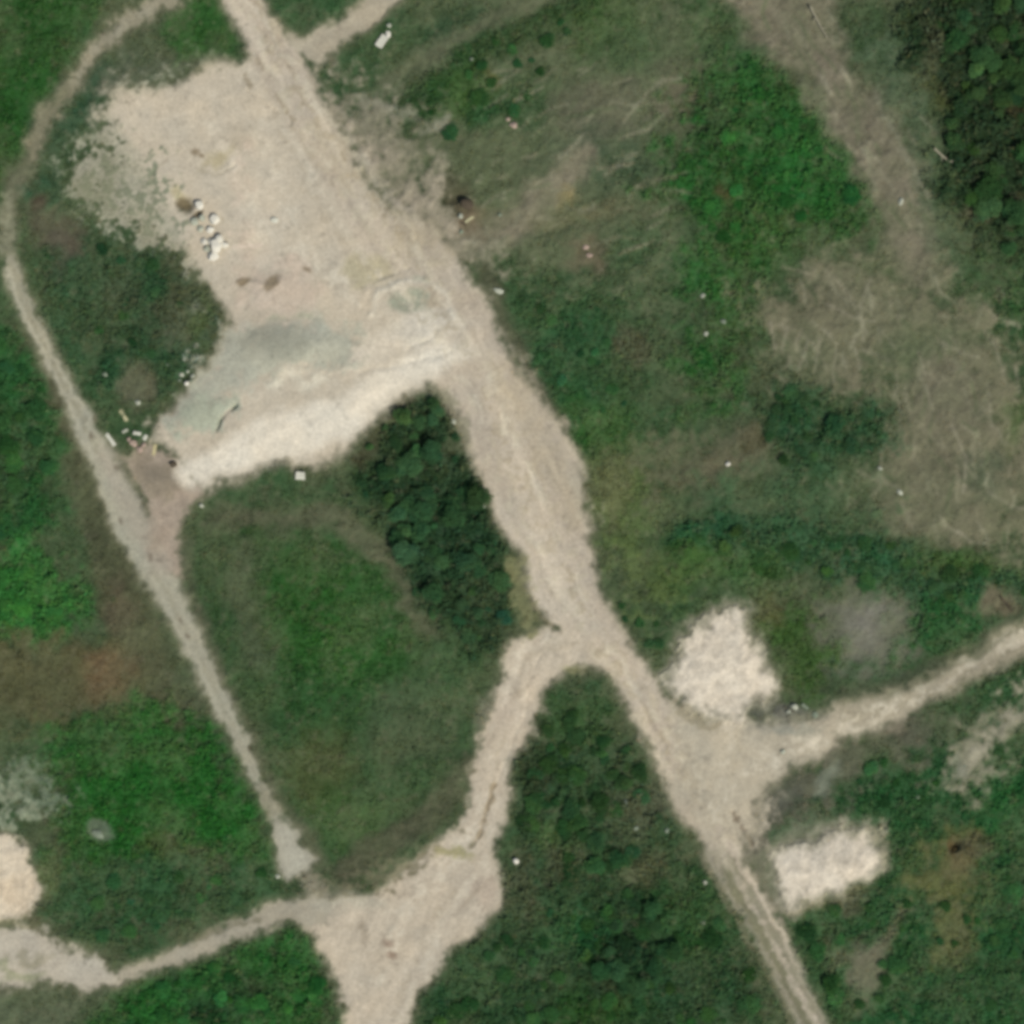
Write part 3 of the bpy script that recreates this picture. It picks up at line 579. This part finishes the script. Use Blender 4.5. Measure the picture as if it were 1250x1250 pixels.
dead = rng.random(n) < .03; col[dead] = col[dead] * .6 + lin((104, 108, 80)) * .25
col = np.clip(col, .004, .6)
P = np.stack([wx(px), wy(py), z], -1)
low = tall < .16
for nm, sel in (('grass', low), ('undergrowth', ~low)):
    Vv, Ff = leaves(P[sel], tilt[sel], az[sel], ln[sel], wd[sel])
    me = mesh_from(nm, Vv, Ff, np.repeat(col[sel], 4, 0))
    tag(put(nm, me, LEAF), kind='stuff')

# ------------------------------------------------------------------ shrubs and small trees
def tube(pts, rads, sides=7):
    V = []; F = []
    for k, (p, r) in enumerate(zip(pts, rads)):
        p = Vector(p); q = Vector(pts[min(k + 1, len(pts) - 1)]) - Vector(pts[max(k - 1, 0)])
        q.normalize(); a = q.orthogonal().normalized(); b = q.cross(a)
        for i in range(sides):
            t = 2 * math.pi * i / sides
            V.append(p + (a * math.cos(t) + b * math.sin(t)) * r * random.uniform(.9, 1.1))
    for k in range(len(pts) - 1):
        for i in range(sides):
            j = (i + 1) % sides
            F.append((k * sides + i, k * sides + j, (k + 1) * sides + j, (k + 1) * sides + i))
    return V, F
def join(parts):
    V = []; F = []
    for v, f in parts:
        o = len(V); V += [tuple(p) for p in v]; F += [tuple(i + o for i in q) for q in f]
    return np.array(V, float), np.array(F)
def shrub_meshes(seed, h, r, lobes, nleaf, leaf):
    random.seed(seed); g = np.random.default_rng(seed)
    stems = []; L = []
    for k in range(lobes):
        a = k * 2.4 + g.uniform(-.5, .5); d = r * (.15 + .55 * math.sqrt((k + .3) / lobes)) * g.uniform(.7, 1.15)
        lr = r * g.uniform(.30, .52); lz = h * g.uniform(.45, .85) * (1 - .25 * (d / r) ** 2)
        L.append((d * math.cos(a), d * math.sin(a), lz, lr, lr * g.uniform(.55, .9)))
        stems.append(tube([(0, 0, h * .22), (d * .35 * math.cos(a), d * .35 * math.sin(a), h * .42), (d * .9 * math.cos(a), d * .9 * math.sin(a), lz)], [.05 * h * .5, .03 * h * .5, .012 * h * .5], 5))
    stems.append(tube([(0, 0, -.25), (.02, .01, h * .1), (.03, -.02, h * .3), (0, .03, h * .62)], [.07 * h * .5, .055 * h * .5, .045 * h * .5, .015], 7))
    tv, tf = join(stems)
    trunk = mesh_from('trunk', tv, tf, None, True)
    P = []; A = []; T = []; CC = []
    per = nleaf // lobes
    for (x, y, zc, lr, lh) in L:
        tone = math.exp(g.normal(0, .13)); hue = g.normal(0, .06)
        u = g.normal(0, 1, (per, 3)); u /= np.linalg.norm(u, axis=1, keepdims=True); u[:, 2] = np.abs(u[:, 2]) * 1.0 - .25
        rad = g.uniform(.4, 1.5, per) ** .9
        P.append(np.stack([x + u[:, 0] * lr * rad, y + u[:, 1] * lr * rad, zc + u[:, 2] * lh * rad], -1))
        A.append(np.arctan2(u[:, 1], u[:, 0]) + g.normal(0, .8, per)); T.append(g.normal(-.05, .45, per))
        c = np.ones((per, 3)) * (tone * np.exp(g.normal(0, .14, per)))[:, None]
        c[:, 0] *= 1 + hue + g.normal(0, .06, per); c[:, 2] *= 1 - hue
        CC.append(c)
    P = np.concatenate(P); A = np.concatenate(A); T = np.concatenate(T); CC = np.concatenate(CC)
    ln = leaf * g.uniform(.7, 1.5, len(P))
    V_, F_ = leaves(P, T, A, ln, ln * g.uniform(.4, .7, len(P)))
    crown = mesh_from('crown', V_, F_, np.repeat(np.clip(CC * .5, 0, 1), 4, 0))
    return trunk, crown
KINDS = [shrub_meshes(100 + k, h, r, lb, nl, lf) for k, (h, r, lb, nl, lf) in enumerate([
    (1.6, 1.05, 7, 900, .17), (1.2, .95, 6, 760, .16), (2.2, 1.15, 9, 1100, .18), (1.0, .8, 5, 600, .15), (2.8, 1.3, 10, 1300, .19), (1.5, 1.2, 8, 900, .2), (3.2, 1.2, 11, 1300, .18), (1.9, .9, 7, 800, .17)])]

def inside_poly(x, y, pts):
    c = False
    for k in range(len(pts)):
        a, b = pts[k], pts[(k + 1) % len(pts)]
        if (a[1] > y) != (b[1] > y) and x < (b[0] - a[0]) * (y - a[1]) / (b[1] - a[1]) + a[0]: c = not c
    return c
def bare_near(x, y, r):
    return max(float(look(ROUGH, np.array([x + dx * r]), np.array([y + dy * r]))[0]) for dx, dy in ((0,0),(1,0),(-1,0),(0,1),(0,-1))) > .3
def plant(x, y, k, s, tint, name, label, cat, group):
    o = empty(name, (wx(x), wy(y), hz(x, y)), random.uniform(0, 6.28)); o.scale = (s, s, s * (random.uniform(.6, .85) if name == 'bushy_tree' else random.uniform(.38, .62)))
    tag(o, label, cat, group)
    t, c = KINDS[k]
    put('trunk', t, BARK, o); q = put('crown', c, CROWN, o); q.color = (*[float(v) for v in tint], 1)
    return o
def thicket(pts, n, gap, kinds, smin, smax, colour, label, cat, group, name='shrub', seed=1):
    random.seed(seed)
    xs = [p[0] for p in pts]; ys = [p[1] for p in pts]; got = []; tries = 0
    while len(got) < n and tries < 6000:
        tries += 1
        x, y = random.uniform(min(xs), max(xs)), random.uniform(min(ys), max(ys))
        if not inside_poly(x, y, pts): continue
        s = smin * .7 + (smax - smin * .7) * random.random() ** 1.2
        if bare_near(x, y, 9 * s + 3): continue
        if float(look(VEG, np.array([x]), np.array([y]))[0]) < .72: continue
        if any(math.hypot(x - a, y - b) < gap * .85 * (s + t) * .5 * random.uniform(.75, 1.15) for a, b, t in got): continue
        got.append((x, y, s))
    for x, y, s in got:
        c = lin(colour) * GAIN * 2 * (2.3 if name == 'bushy_tree' else 1.75) * math.exp(random.gauss(0, .2)) * np.array([1.06 + random.gauss(0, .09), 1, .95 + random.gauss(0, .08)])
        plant(x, y, random.choice(kinds), s, c, name, label, cat, group)
    return len(got)
tot = 0
tot += thicket(WOOD, 62, 17, [0, 1, 2, 3, 4, 6, 7], .6, 1.3, (46,74,46), 'dark green bushy tree in the small wood at the forks of the sandy road', 'tree', 'trees of the wood beside the sandy road', 'bushy_tree', 3)
tot += thicket([(640,900),(700,870),(760,900),(800,980),(770,1050),(690,1080),(640,1040),(630,960)], 44, 17, [0,1,2,5,7], .7, 1.15, (46,76,44), 'dark green shrub in the dense triangular thicket below the fork of the sandy road', 'shrub', 'shrubs of the triangular thicket', 'shrub', 4)
tot += thicket([(725,1110),(790,1100),(830,1150),(800,1210),(730,1210)], 16, 17, [2,4,6,0], .7, 1.1, (40,66,40), 'very dark bushy tree in the darkest clump between the two southern tracks', 'tree', 'trees of the darkest southern clump', 'bushy_tree', 24)
tot += thicket([(560,1200),(640,1110),(780,1080),(860,1080),(930,1220),(940,1280),(520,1280)], 62, 20, [0,1,3,5,7], .7, 1.2, (46,80,44), 'green shrub in the rough ground between the two tracks leaving the bottom edge', 'shrub', 'shrubs between the two southern tracks', 'shrub', 5)
tot += thicket([(1130,-30),(1280,-30),(1280,330),(1220,310),(1180,240),(1150,130)], 60, 17, [2,4,6,0,7], .6, 1.35, (46,72,42), 'dark bushy tree in the wood filling the top right corner', 'tree', 'trees of the top right wood', 'bushy_tree', 6)
tot += thicket([(932,482),(985,472),(1010,505),(1085,515),(1080,545),(1000,560),(955,585),(928,545)], 20, 18, [0,1,2,5], .6, 1.1, (47,76,46), 'blue green shrub in the dark clump inside the dry slope', 'shrub', 'shrubs of the clump in the dry slope', 'shrub', 7)
tot += thicket([(850,650),(960,645),(1060,650),(1160,690),(1270,705),(1270,745),(1190,735),(1080,715),(960,700),(860,690)], 36, 19, [0,1,3,5,7], .6, 1.05, (48,80,46), 'blue green shrub in the long hedge-like belt below the dry slope', 'shrub', 'shrubs of the belt below the dry slope', 'shrub', 8)
tot += thicket([(960,1120),(1040,1110),(1130,1090),(1200,1110),(1280,1000),(1280,1280),(1000,1280)], 44, 22, [0,1,3,5,2], .65, 1.15, (48,82,46), 'green shrub in the rough ground of the bottom right corner', 'shrub', 'shrubs of the bottom right corner', 'shrub', 9)
tot += thicket([(1020,930),(1090,915),(1150,940),(1130,1010),(1060,990)], 10, 20, [0,1,3], .6, 1.0, (46,82,46), 'green shrub between the eastern dirt road and the lone sand patch', 'shrub', 'shrubs above the lone sand patch', 'shrub', 10)
tot += thicket([(-30,400),(20,420),(60,520),(60,600),(20,660),(-30,660)], 16, 22, [0,1,5,2], .7, 1.2, (46,84,46), 'green shrub on the left edge beyond the western track', 'shrub', 'shrubs beyond the western track', 'shrub', 11)
tot += thicket([(-30,680),(40,680),(90,715),(92,745),(50,775),(-30,770)], 12, 22, [5,1,0], .8, 1.3, (56,108,52), 'bright light green shrub in the leafy clump at the left edge', 'shrub', 'bright shrubs at the left edge', 'shrub', 12)
tot += thicket([(190,1210),(300,1160),(370,1150),(400,1230),(400,1280),(130,1280)], 26, 20, [0,2,5,7], .7, 1.15, (44,90,46), 'green shrub in the corner below the narrow cross track', 'shrub', 'shrubs below the cross track', 'shrub', 13)
tot += thicket([(120,300),(170,310),(220,345),(240,390),(190,440),(120,420),(80,350)], 12, 22, [0,1,3], .6, 1.0, (46,78,48), 'dark green shrub in the hollow left of the gravel yard', 'shrub', 'shrubs left of the gravel yard', 'shrub', 14)
tot += thicket([(110,1080),(220,1060),(320,1065),(310,1095),(210,1130),(120,1150)], 14, 24, [1,3,0], .6, .95, (50,88,52), 'small green shrub just above the narrow cross track', 'shrub', 'shrubs above the cross track', 'shrub', 15)
tot += thicket([(500,130),(560,70),(640,30),(700,10),(700,40),(640,130),(560,180)], 16, 22, [0,1,3,5], .6, .95, (46,80,44), 'dark green shrub on the diagonal strip at the top edge', 'shrub', 'shrubs on the top diagonal strip', 'shrub', 16)
tot += thicket([(840,160),(880,100),(950,90),(1000,170),(1050,240),(1000,270),(930,280),(870,340),(880,440),(850,460),(860,300)], 30, 24, [1,3,5,0], .55, .95, (44,90,44), 'fresh green shrub in the bright green hollow right of the top centre', 'shrub', 'shrubs of the bright green hollow', 'shrub', 17)
tot += thicket([(640,370),(740,350),(780,430),(770,520),(710,500),(660,440)], 14, 26, [1,3,0], .5, .85, (48,82,48), 'low green shrub on the meadow right of the broad sandy road', 'shrub', 'shrubs right of the broad sandy road', 'shrub', 18)
tot += thicket([(745,735),(790,740),(815,770),(800,800),(775,780)], 6, 16, [0,1,3], .5, .8, (46,78,46), 'dark green shrub between the sandy road and the upper sand patch', 'shrub', 'shrubs beside the upper sand patch', 'shrub', 19)
print('plants', tot)

# ------------------------------------------------------------------ stones, rubble, timber
def ico():
    import bmesh
    bm = bmesh.new(); bmesh.ops.create_icosphere(bm, subdivisions=3, radius=1)
    v = np.array([tuple(p.co) for p in bm.verts]); f = [[q.index for q in t.verts] for t in bm.faces]; bm.free(); return v, f
ICO_V, ICO_F = ico()
def rock(name, x, y, rx, ry, h, rot, mat, label, cat, seed, group=None, sink=.25):
    """an angular stone: a sphere cut by random planes, then roughened"""
    g = np.random.default_rng(seed); v = ICO_V.copy()
    for k in range(11):
        nrm = g.normal(0, 1, 3); nrm /= np.linalg.norm(nrm); d = g.uniform(.55, .9)
        s = v @ nrm - d; v -= np.outer(np.maximum(s, 0) * .92, nrm)
    v += g.normal(0, .018, v.shape)
    big = 1.38 if name == 'boulder' else 1.08
    v = v * np.array([rx * M * big, ry * M * big, h * (1.15 if name == 'boulder' else .9)])
    me = bpy.data.meshes.new(name); me.from_pydata([tuple(p) for p in v], [], ICO_F); me.update()
    o = put(name, me, mat); o.location = (wx(x), wy(y), hz(x, y) + h * (1 - 2 * sink)); o.rotation_euler = (g.normal(0, .12), g.normal(0, .12), -R(rot))
    return tag(o, label, cat, group)
def slab(name, x, y, lx, ly, h, rot, mat, label, cat, seed, tilt=.05):
    """a bevelled block or plank with worn, uneven edges"""
    import bmesh
    random.seed(seed); bm = bmesh.new(); bmesh.ops.create_cube(bm, size=1)
    for v in bm.verts: v.co = Vector((v.co.x * lx * M * random.uniform(.86, 1.06), v.co.y * ly * M * random.uniform(.86, 1.06), v.co.z * h * random.uniform(.85, 1.05)))
    bmesh.ops.subdivide_edges(bm, edges=[e for e in bm.edges], cuts=2)
    for v in bm.verts: v.co += Vector((random.gauss(0, .02), random.gauss(0, .02), random.gauss(0, .012))) * min(1, h * 4)
    bmesh.ops.bevel(bm, geom=[e for e in bm.edges if e.is_manifold and e.calc_face_angle(0) > .9], offset=min(.05, h * .2), segments=2, affect='EDGES')
    me = bpy.data.meshes.new(name); bm.to_mesh(me); bm.free()
    o = put(name, me, mat); o.location = (wx(x), wy(y), hz(x, y) + h * .42); o.rotation_euler = (random.gauss(0, tilt), random.gauss(0, tilt), -R(rot))
    return tag(o, label, cat)
rock('boulder', 243, 249.5, 4.4, 5.6, .5, 10, WHITE, 'white boulder topmost of the pile, alone beside the dark hollow', 'boulder', 1)
rock('boulder', 238, 271, 4.6, 4.2, .38, 30, PALE, 'dull white boulder on the left side of the boulder pile', 'boulder', 2)
rock('boulder', 247, 266, 3.6, 3.2, .3, 70, PALE, 'small dull boulder between the left boulder and the round white one', 'boulder', 3)
rock('boulder', 261, 268, 5.4, 5.2, .5, 20, WHITE, 'round white boulder on the right of the upper boulder pile', 'boulder', 4)
rock('boulder', 257, 280, 3.8, 4.4, .34, 80, WHITE, 'white boulder at the narrow waist of the boulder pile', 'boulder', 5)
rock('boulder', 244.5, 279, 3.4, 3.2, .26, 0, PALE, 'low greyish boulder on the left at the waist of the pile', 'boulder', 6)
rock('boulder', 248.5, 295, 3.4, 3.4, .32, 10, WHITE, 'small white boulder standing off on the lower left of the pile', 'boulder', 7)
rock('boulder', 268, 291, 4.4, 4.4, .5, 40, WHITE, 'bright white boulder at the top of the big lower clump', 'boulder', 8)
rock('boulder', 273, 298, 4.6, 3.6, .42, 20, WHITE, 'bright white boulder rightmost in the big lower clump', 'boulder', 9)
rock('boulder', 263, 300, 7.2, 6.4, .6, 50, WHITE, 'largest white boulder in the middle of the big lower clump', 'boulder', 10)
rock('boulder', 257.5, 295, 4.2, 3.6, .42, 0, WHITE, 'white boulder on the left flank of the big lower clump', 'boulder', 11)
rock('boulder', 253, 304, 3.4, 3.8, .28, 60, PALE, 'dull boulder just above and left of the bottom boulder', 'boulder', 12)
rock('boulder', 260, 313, 5.4, 5.2, .5, 0, WHITE, 'white boulder at the bottom end of the pile, set apart', 'boulder', 13)
for k, (x, y, r, m, lb) in enumerate([(221.5, 457.5, 3.2, PALE, 'pale stone upper left in the ring of stones by the gravel'), (227.5, 467.5, 3.4, WHITE, 'brightest stone at the bottom of the ring of stones by the gravel'),
        (235, 459, 3.0, PALE, 'pale stone rightmost in the ring of stones by the gravel'), (229, 453, 2.6, PALE, 'small stone at the top of the ring of stones by the gravel'), (219, 464, 2.2, GREYST, 'grey stone lower left in the ring of stones by the gravel'), (233.5, 465, 2.2, GREYST, 'grey stone lower right in the ring of stones by the gravel')]):
    rock('stone', x, y, r, r * .85, .24, k * 50, m, lb, 'stone', 30 + k)
rock('stone', 128, 457, 3.6, 3.2, .28, 0, GREYST, 'greenish grey stone in weeds right of the western track', 'stone', 40)
rock('stone', 205, 445, 2.6, 2.4, .22, 0, GREYST, 'grey stone in weeds above left of the ring of stones', 'stone', 41)
rock('stone', 168, 491, 3.2, 3.6, .28, 0, PALE, 'pale stone above the rubble at the western track', 'stone', 42)
slab('plank', 150.5, 507, 17, 4.6, .12, 58, WOODY, 'thick pale plank lying in weeds above the rubble', 'plank', 43)
slab('plank', 188, 549, 15, 4, .14, 100, YWOOD, 'straw coloured plank between the pink rubble and the yard', 'plank', 44)
slab('slab', 167, 529, 10, 4.5, .22, 8, CONC, 'white broken slab at the top of the pink rubble', 'slab', 45)
slab('slab', 177, 534, 5, 7, .2, 30, CONC, 'small white slab at the right of the pink rubble', 'slab', 46)
slab('slab', 152, 526, 8, 3.6, .18, -30, PALE, 'pale splinter of slab left of the pink rubble', 'slab', 47)
slab('slab', 135, 537, 19, 5, .14, 55, CONC, 'long pale slab lying on the western track', 'slab', 48)
for k, (x, y, r, lb) in enumerate([(163, 541, 5.4, 'large pink lump in the middle of the rubble heap'), (170, 548, 5.0, 'pale pink lump at the bottom of the rubble heap'), (157, 536, 3.6, 'small pink lump at the left of the rubble heap'), (175, 543, 3.4, 'small pink lump at the right of the rubble heap')]):
    rock('rubble_lump', x, y, r, r * .8, .3, k * 40, PINK, lb, 'rubble', 50 + k)
slab('concrete_block', 366.5, 580.5, 12, 10, .6, 4, CONC, 'pale square concrete block below the sandy bank', 'block', 56)
slab('slab', 466, 50, 17, 10, .4, -55, CONC, 'white slab in grass beside the northern dirt track', 'slab', 57)
rock('stone', 473, 42, 4, 4.6, .3, 0, WHITE, 'white stone touching the upper corner of the white slab', 'stone', 58)
rock('stone', 475, 31, 3.2, 2.8, .28, 0, PALE, 'pale stone just above the white slab by the northern track', 'stone', 59)
rock('stone', 627, 153, 5, 4.2, .34, 0, PINK, 'pale pinkish stone on bare ground in the top meadow', 'stone', 60)
rock('stone', 620, 146, 2.8, 2.2, .2, 0, PINK, 'small pinkish stone beside the larger one in the top meadow', 'stone', 61)
rock('stone', 608.5, 355, 6.2, 3.6, .3, 15, PALE, 'long pale stone just right of the sandy road bend', 'stone', 62)
rock('stone', 562.5, 264, 3.6, 3.4, .32, 0, PALE, 'pale stone on the brown earth heap', 'stone', 63)
slab('plank', 573, 268, 13, 3.4, .12, -35, WOODY, 'weathered plank lying on the brown earth heap', 'plank', 64)
slab('plank', 566, 273, 8, 2.8, .12, 30, DARKW, 'short dark plank on the lower side of the earth heap', 'plank', 65)
rock('earth_lump', 571, 250, 9, 6, .45, 20, DARKW, 'dark lump of earth at the top of the brown heap', 'earth heap', 66)
rock('stone', 563, 283, 3, 2.6, .22, 0, GREYST, 'grey stone in weeds below the brown earth heap', 'stone', 67)
rock('stone', 610, 262, 2.8, 2.4, .2, 0, GREYST, 'grey stone right of the brown earth heap', 'stone', 68)
rock('stone', 715, 302, 4.4, 2.8, .22, -20, PINK, 'flat pink stone, upper of two on a bare spot', 'stone', 69)
rock('stone', 720, 312, 4.4, 3.2, .24, 10, PINK, 'pink stone, lower of two on a bare spot', 'stone', 70)
rock('stone', 889, 566, 3.4, 3.2, .34, 0, WHITE, 'white stone alone on the brown spot at the foot of the dry slope', 'stone', 71)
rock('stone', 1098, 601, 4.4, 2.8, .22, 30, PALE, 'pale stone on the lower dry slope', 'stone', 72)
rock('stone', 1074, 572, 3.2, 2.2, .2, 30, PALE, 'small pale stone at the left rim of the dry slope', 'stone', 73)
rock('stone', 630, 1050, 4, 3.8, .42, 0, WHITE, 'white stone beside the southern branch of the sandy road', 'stone', 74)
rock('stone', 765, 981, 3.4, 5.6, .34, -25, GREYST, 'long grey stone on the right side of the triangular thicket', 'stone', 75)
rock('stone', 776, 1011, 3.8, 3, .26, 0, GREYST, 'grey stone below the long one in the triangular thicket', 'stone', 76)
rock('stone', 814, 1014, 3.4, 3.2, .26, 0, GREYST, 'grey stone at the verge of the southern road', 'stone', 77)
rock('stone', 783, 966, 3, 2.8, .24, 0, PINK, 'pinkish stone near the road in the triangular thicket', 'stone', 78)
rock('stone', 860.5, 1078, 3.4, 3, .3, 0, PALE, 'pale stone in the scrub left of the southern track', 'stone', 79)
rock('stone', 858, 1126, 3, 2.6, .26, 0, PALE, 'small pale stone deeper in the scrub left of the southern track', 'stone', 80)
rock('stone', 970, 863.5, 4.4, 3.8, .36, 10, PALE, 'largest pale stone on the dark gravel by the eastern road', 'stone', 81)
rock('stone', 963, 869, 3.4, 2.2, .22, -25, PALE, 'small stone left of the largest on the dark gravel', 'stone', 82)
slab('slab', 983, 862.5, 10, 3.6, .2, 40, GREYST, 'grey slab on the dark gravel by the eastern road', 'slab', 83)
rock('stone', 995, 873, 4.2, 4, .26, 0, GREYST, 'grey stone rightmost on the dark gravel', 'stone', 84)
rock('stone', 956, 918, 3.6, 3, .24, 0, PALE, 'pale stone in the middle of the sandy clearing', 'stone', 85)
rock('stone', 1120, 973, 4, 3.2, .26, 0, GREYST, 'grey stone in grass right of the shrubs above the sand patch', 'stone', 86)
rock('stone', 1099, 247, 3, 5, .3, 0, PALE, 'pale upright stone on the dry strip near the top right wood', 'stone', 87)
rock('stone', 858, 361, 3, 3, .28, 0, PALE, 'pale stone topmost of three below the bright green hollow', 'stone', 88)
rock('stone', 883, 393, 4, 3, .28, 0, GREYST, 'grey stone right of three below the bright green hollow', 'stone', 89)
rock('stone', 862, 408, 3, 3, .26, 0, PALE, 'pale stone lowest of three below the bright green hollow', 'stone', 90)
rock('stone', 335, 268, 4.6, 4, .24, 0, CONC, 'lone pale stone on the yard right of the white boulders', 'stone', 91)
rock('stone', 246, 617, 3.2, 2.8, .26, 0, PALE, 'pale stone at the corner of yard and enclosed meadow', 'stone', 92)
rock('stone', 590, 618, 3.2, 3.4, .3, 0, PALE, 'pale stone between the wood and the broad sandy road', 'stone', 93)
rock('stone', 576, 72, 3, 2.4, .24, 0, GREYST, 'grey stone among the shrubs of the top diagonal strip', 'stone', 94)
rock('stump', 211, 567, 4.6, 4.2, .4, 0, DARKW, 'dark stump at the lower left corner of the yard', 'stump', 95)
rock('stone', 120, 1018, 8, 5.5, .3, 25, GREYST, 'broad grey slab of rock in the lush lower left meadow', 'rock', 96)
rock('stone', 339, 1070, 3.2, 2.6, .22, 0, PALE, 'pale stone at the lower end of the western track', 'stone', 97)
rock('stone', 553, 514, 3.4, 5, .3, -30, PALE, 'pale long stone at the tip of the wood by the road', 'stone', 98)
def log(name, x0, y0, x1, y1, r, mat, label, seed, cat='log', stubs=2):
    random.seed(seed); o = empty(name, (wx((x0 + x1) / 2), wy((y0 + y1) / 2), hz((x0 + x1) / 2, (y0 + y1) / 2) + .32 + r), math.atan2(wy(y1) - wy(y0), wx(x1) - wx(x0)))
    tag(o, label, cat); Ln = math.hypot(x1 - x0, y1 - y0) * M
    pts = [(-Ln/2 + Ln * k / 6, random.gauss(0, .05), random.gauss(0, .02)) for k in range(7)]
    v, f = tube(pts, [r * (1.1 - .09 * k) for k in range(7)], 9); v, f = join([(v, f)])
    put('trunk', mesh_from('trunk', v, f, None, True), mat, o)
    for s in range(stubs):
        p = pts[2 + s * 2]; sg = 1 if s % 2 else -1
        v, f = join([tube([p, (p[0] + .2, p[1] + sg * .3, p[2] + .08), (p[0] + .45, p[1] + sg * .6, p[2] + .1)], [r * .55, r * .4, r * .15], 6)])
        put('branch', mesh_from('branch', v, f, None, True), mat, o)
    return o
log('fallen_log', 1139, 183, 1169, 206, .14, DEAD, 'pale fallen trunk at the edge of the top right wood', 1)
log('fallen_log', 988, 9, 1010, 47, .13, DEAD, 'pale fallen trunk on the dry strip at the top edge', 2)
log('dead_branch', 1222, 728, 1236, 748, .1, DARKW, 'dark dead branch on the bare spot above the eastern road', 3, 'branch', 2)
log('dead_branch', 1192, 252, 1222, 246, .09, DEAD, 'grey dead branch in the top right wood', 4, 'branch', 2)

# ------------------------------------------------------------------ light, camera, render
EL, AZ = 54, 138                          # sun in the south-east
sun = bpy.data.lights.new('sun', 'SUN'); sun.energy = 4.0; sun.angle = R(.53); sun.color = (1, .96, .89)
so = bpy.data.objects.new('sun', sun); C.objects.link(so); so.rotation_euler = (R(90 - EL), 0, R(180 - AZ)); so.location = (60, -60, 120)
w = bpy.data.worlds.new('World'); bpy.context.scene.world = w; w.use_nodes = True
nt = w.node_tree; bg = nt.nodes['Background']; sky = nt.nodes.new('ShaderNodeTexSky'); sky.sky_type = 'NISHITA'; sky.sun_disc = False
sky.sun_elevation = R(EL); sky.sun_rotation = R(AZ); sky.air_density = 1; sky.dust_density = 1.5
nt.links.new(sky.outputs[0], bg.inputs[0]); bg.inputs[1].default_value = .1
cam = bpy.data.cameras.new('camera'); co = bpy.data.objects.new('camera', cam); C.objects.link(co)
ALT = 520
co.location = (0, 0, ALT); cam.sensor_width = 36; cam.sensor_fit = 'HORIZONTAL'; cam.angle = 2 * math.atan(62.5 / ALT); cam.clip_start = 1; cam.clip_end = 6000
sc = bpy.context.scene; sc.camera = co
sc.view_settings.view_transform = 'Standard'; sc.view_settings.look = 'None'; sc.view_settings.exposure = 0.0; sc.view_settings.gamma = 1
sc.render.engine = 'CYCLES'; sc.cycles.filter_width = 4.2; sc.cycles.max_bounces = 5; sc.cycles.use_denoising = True
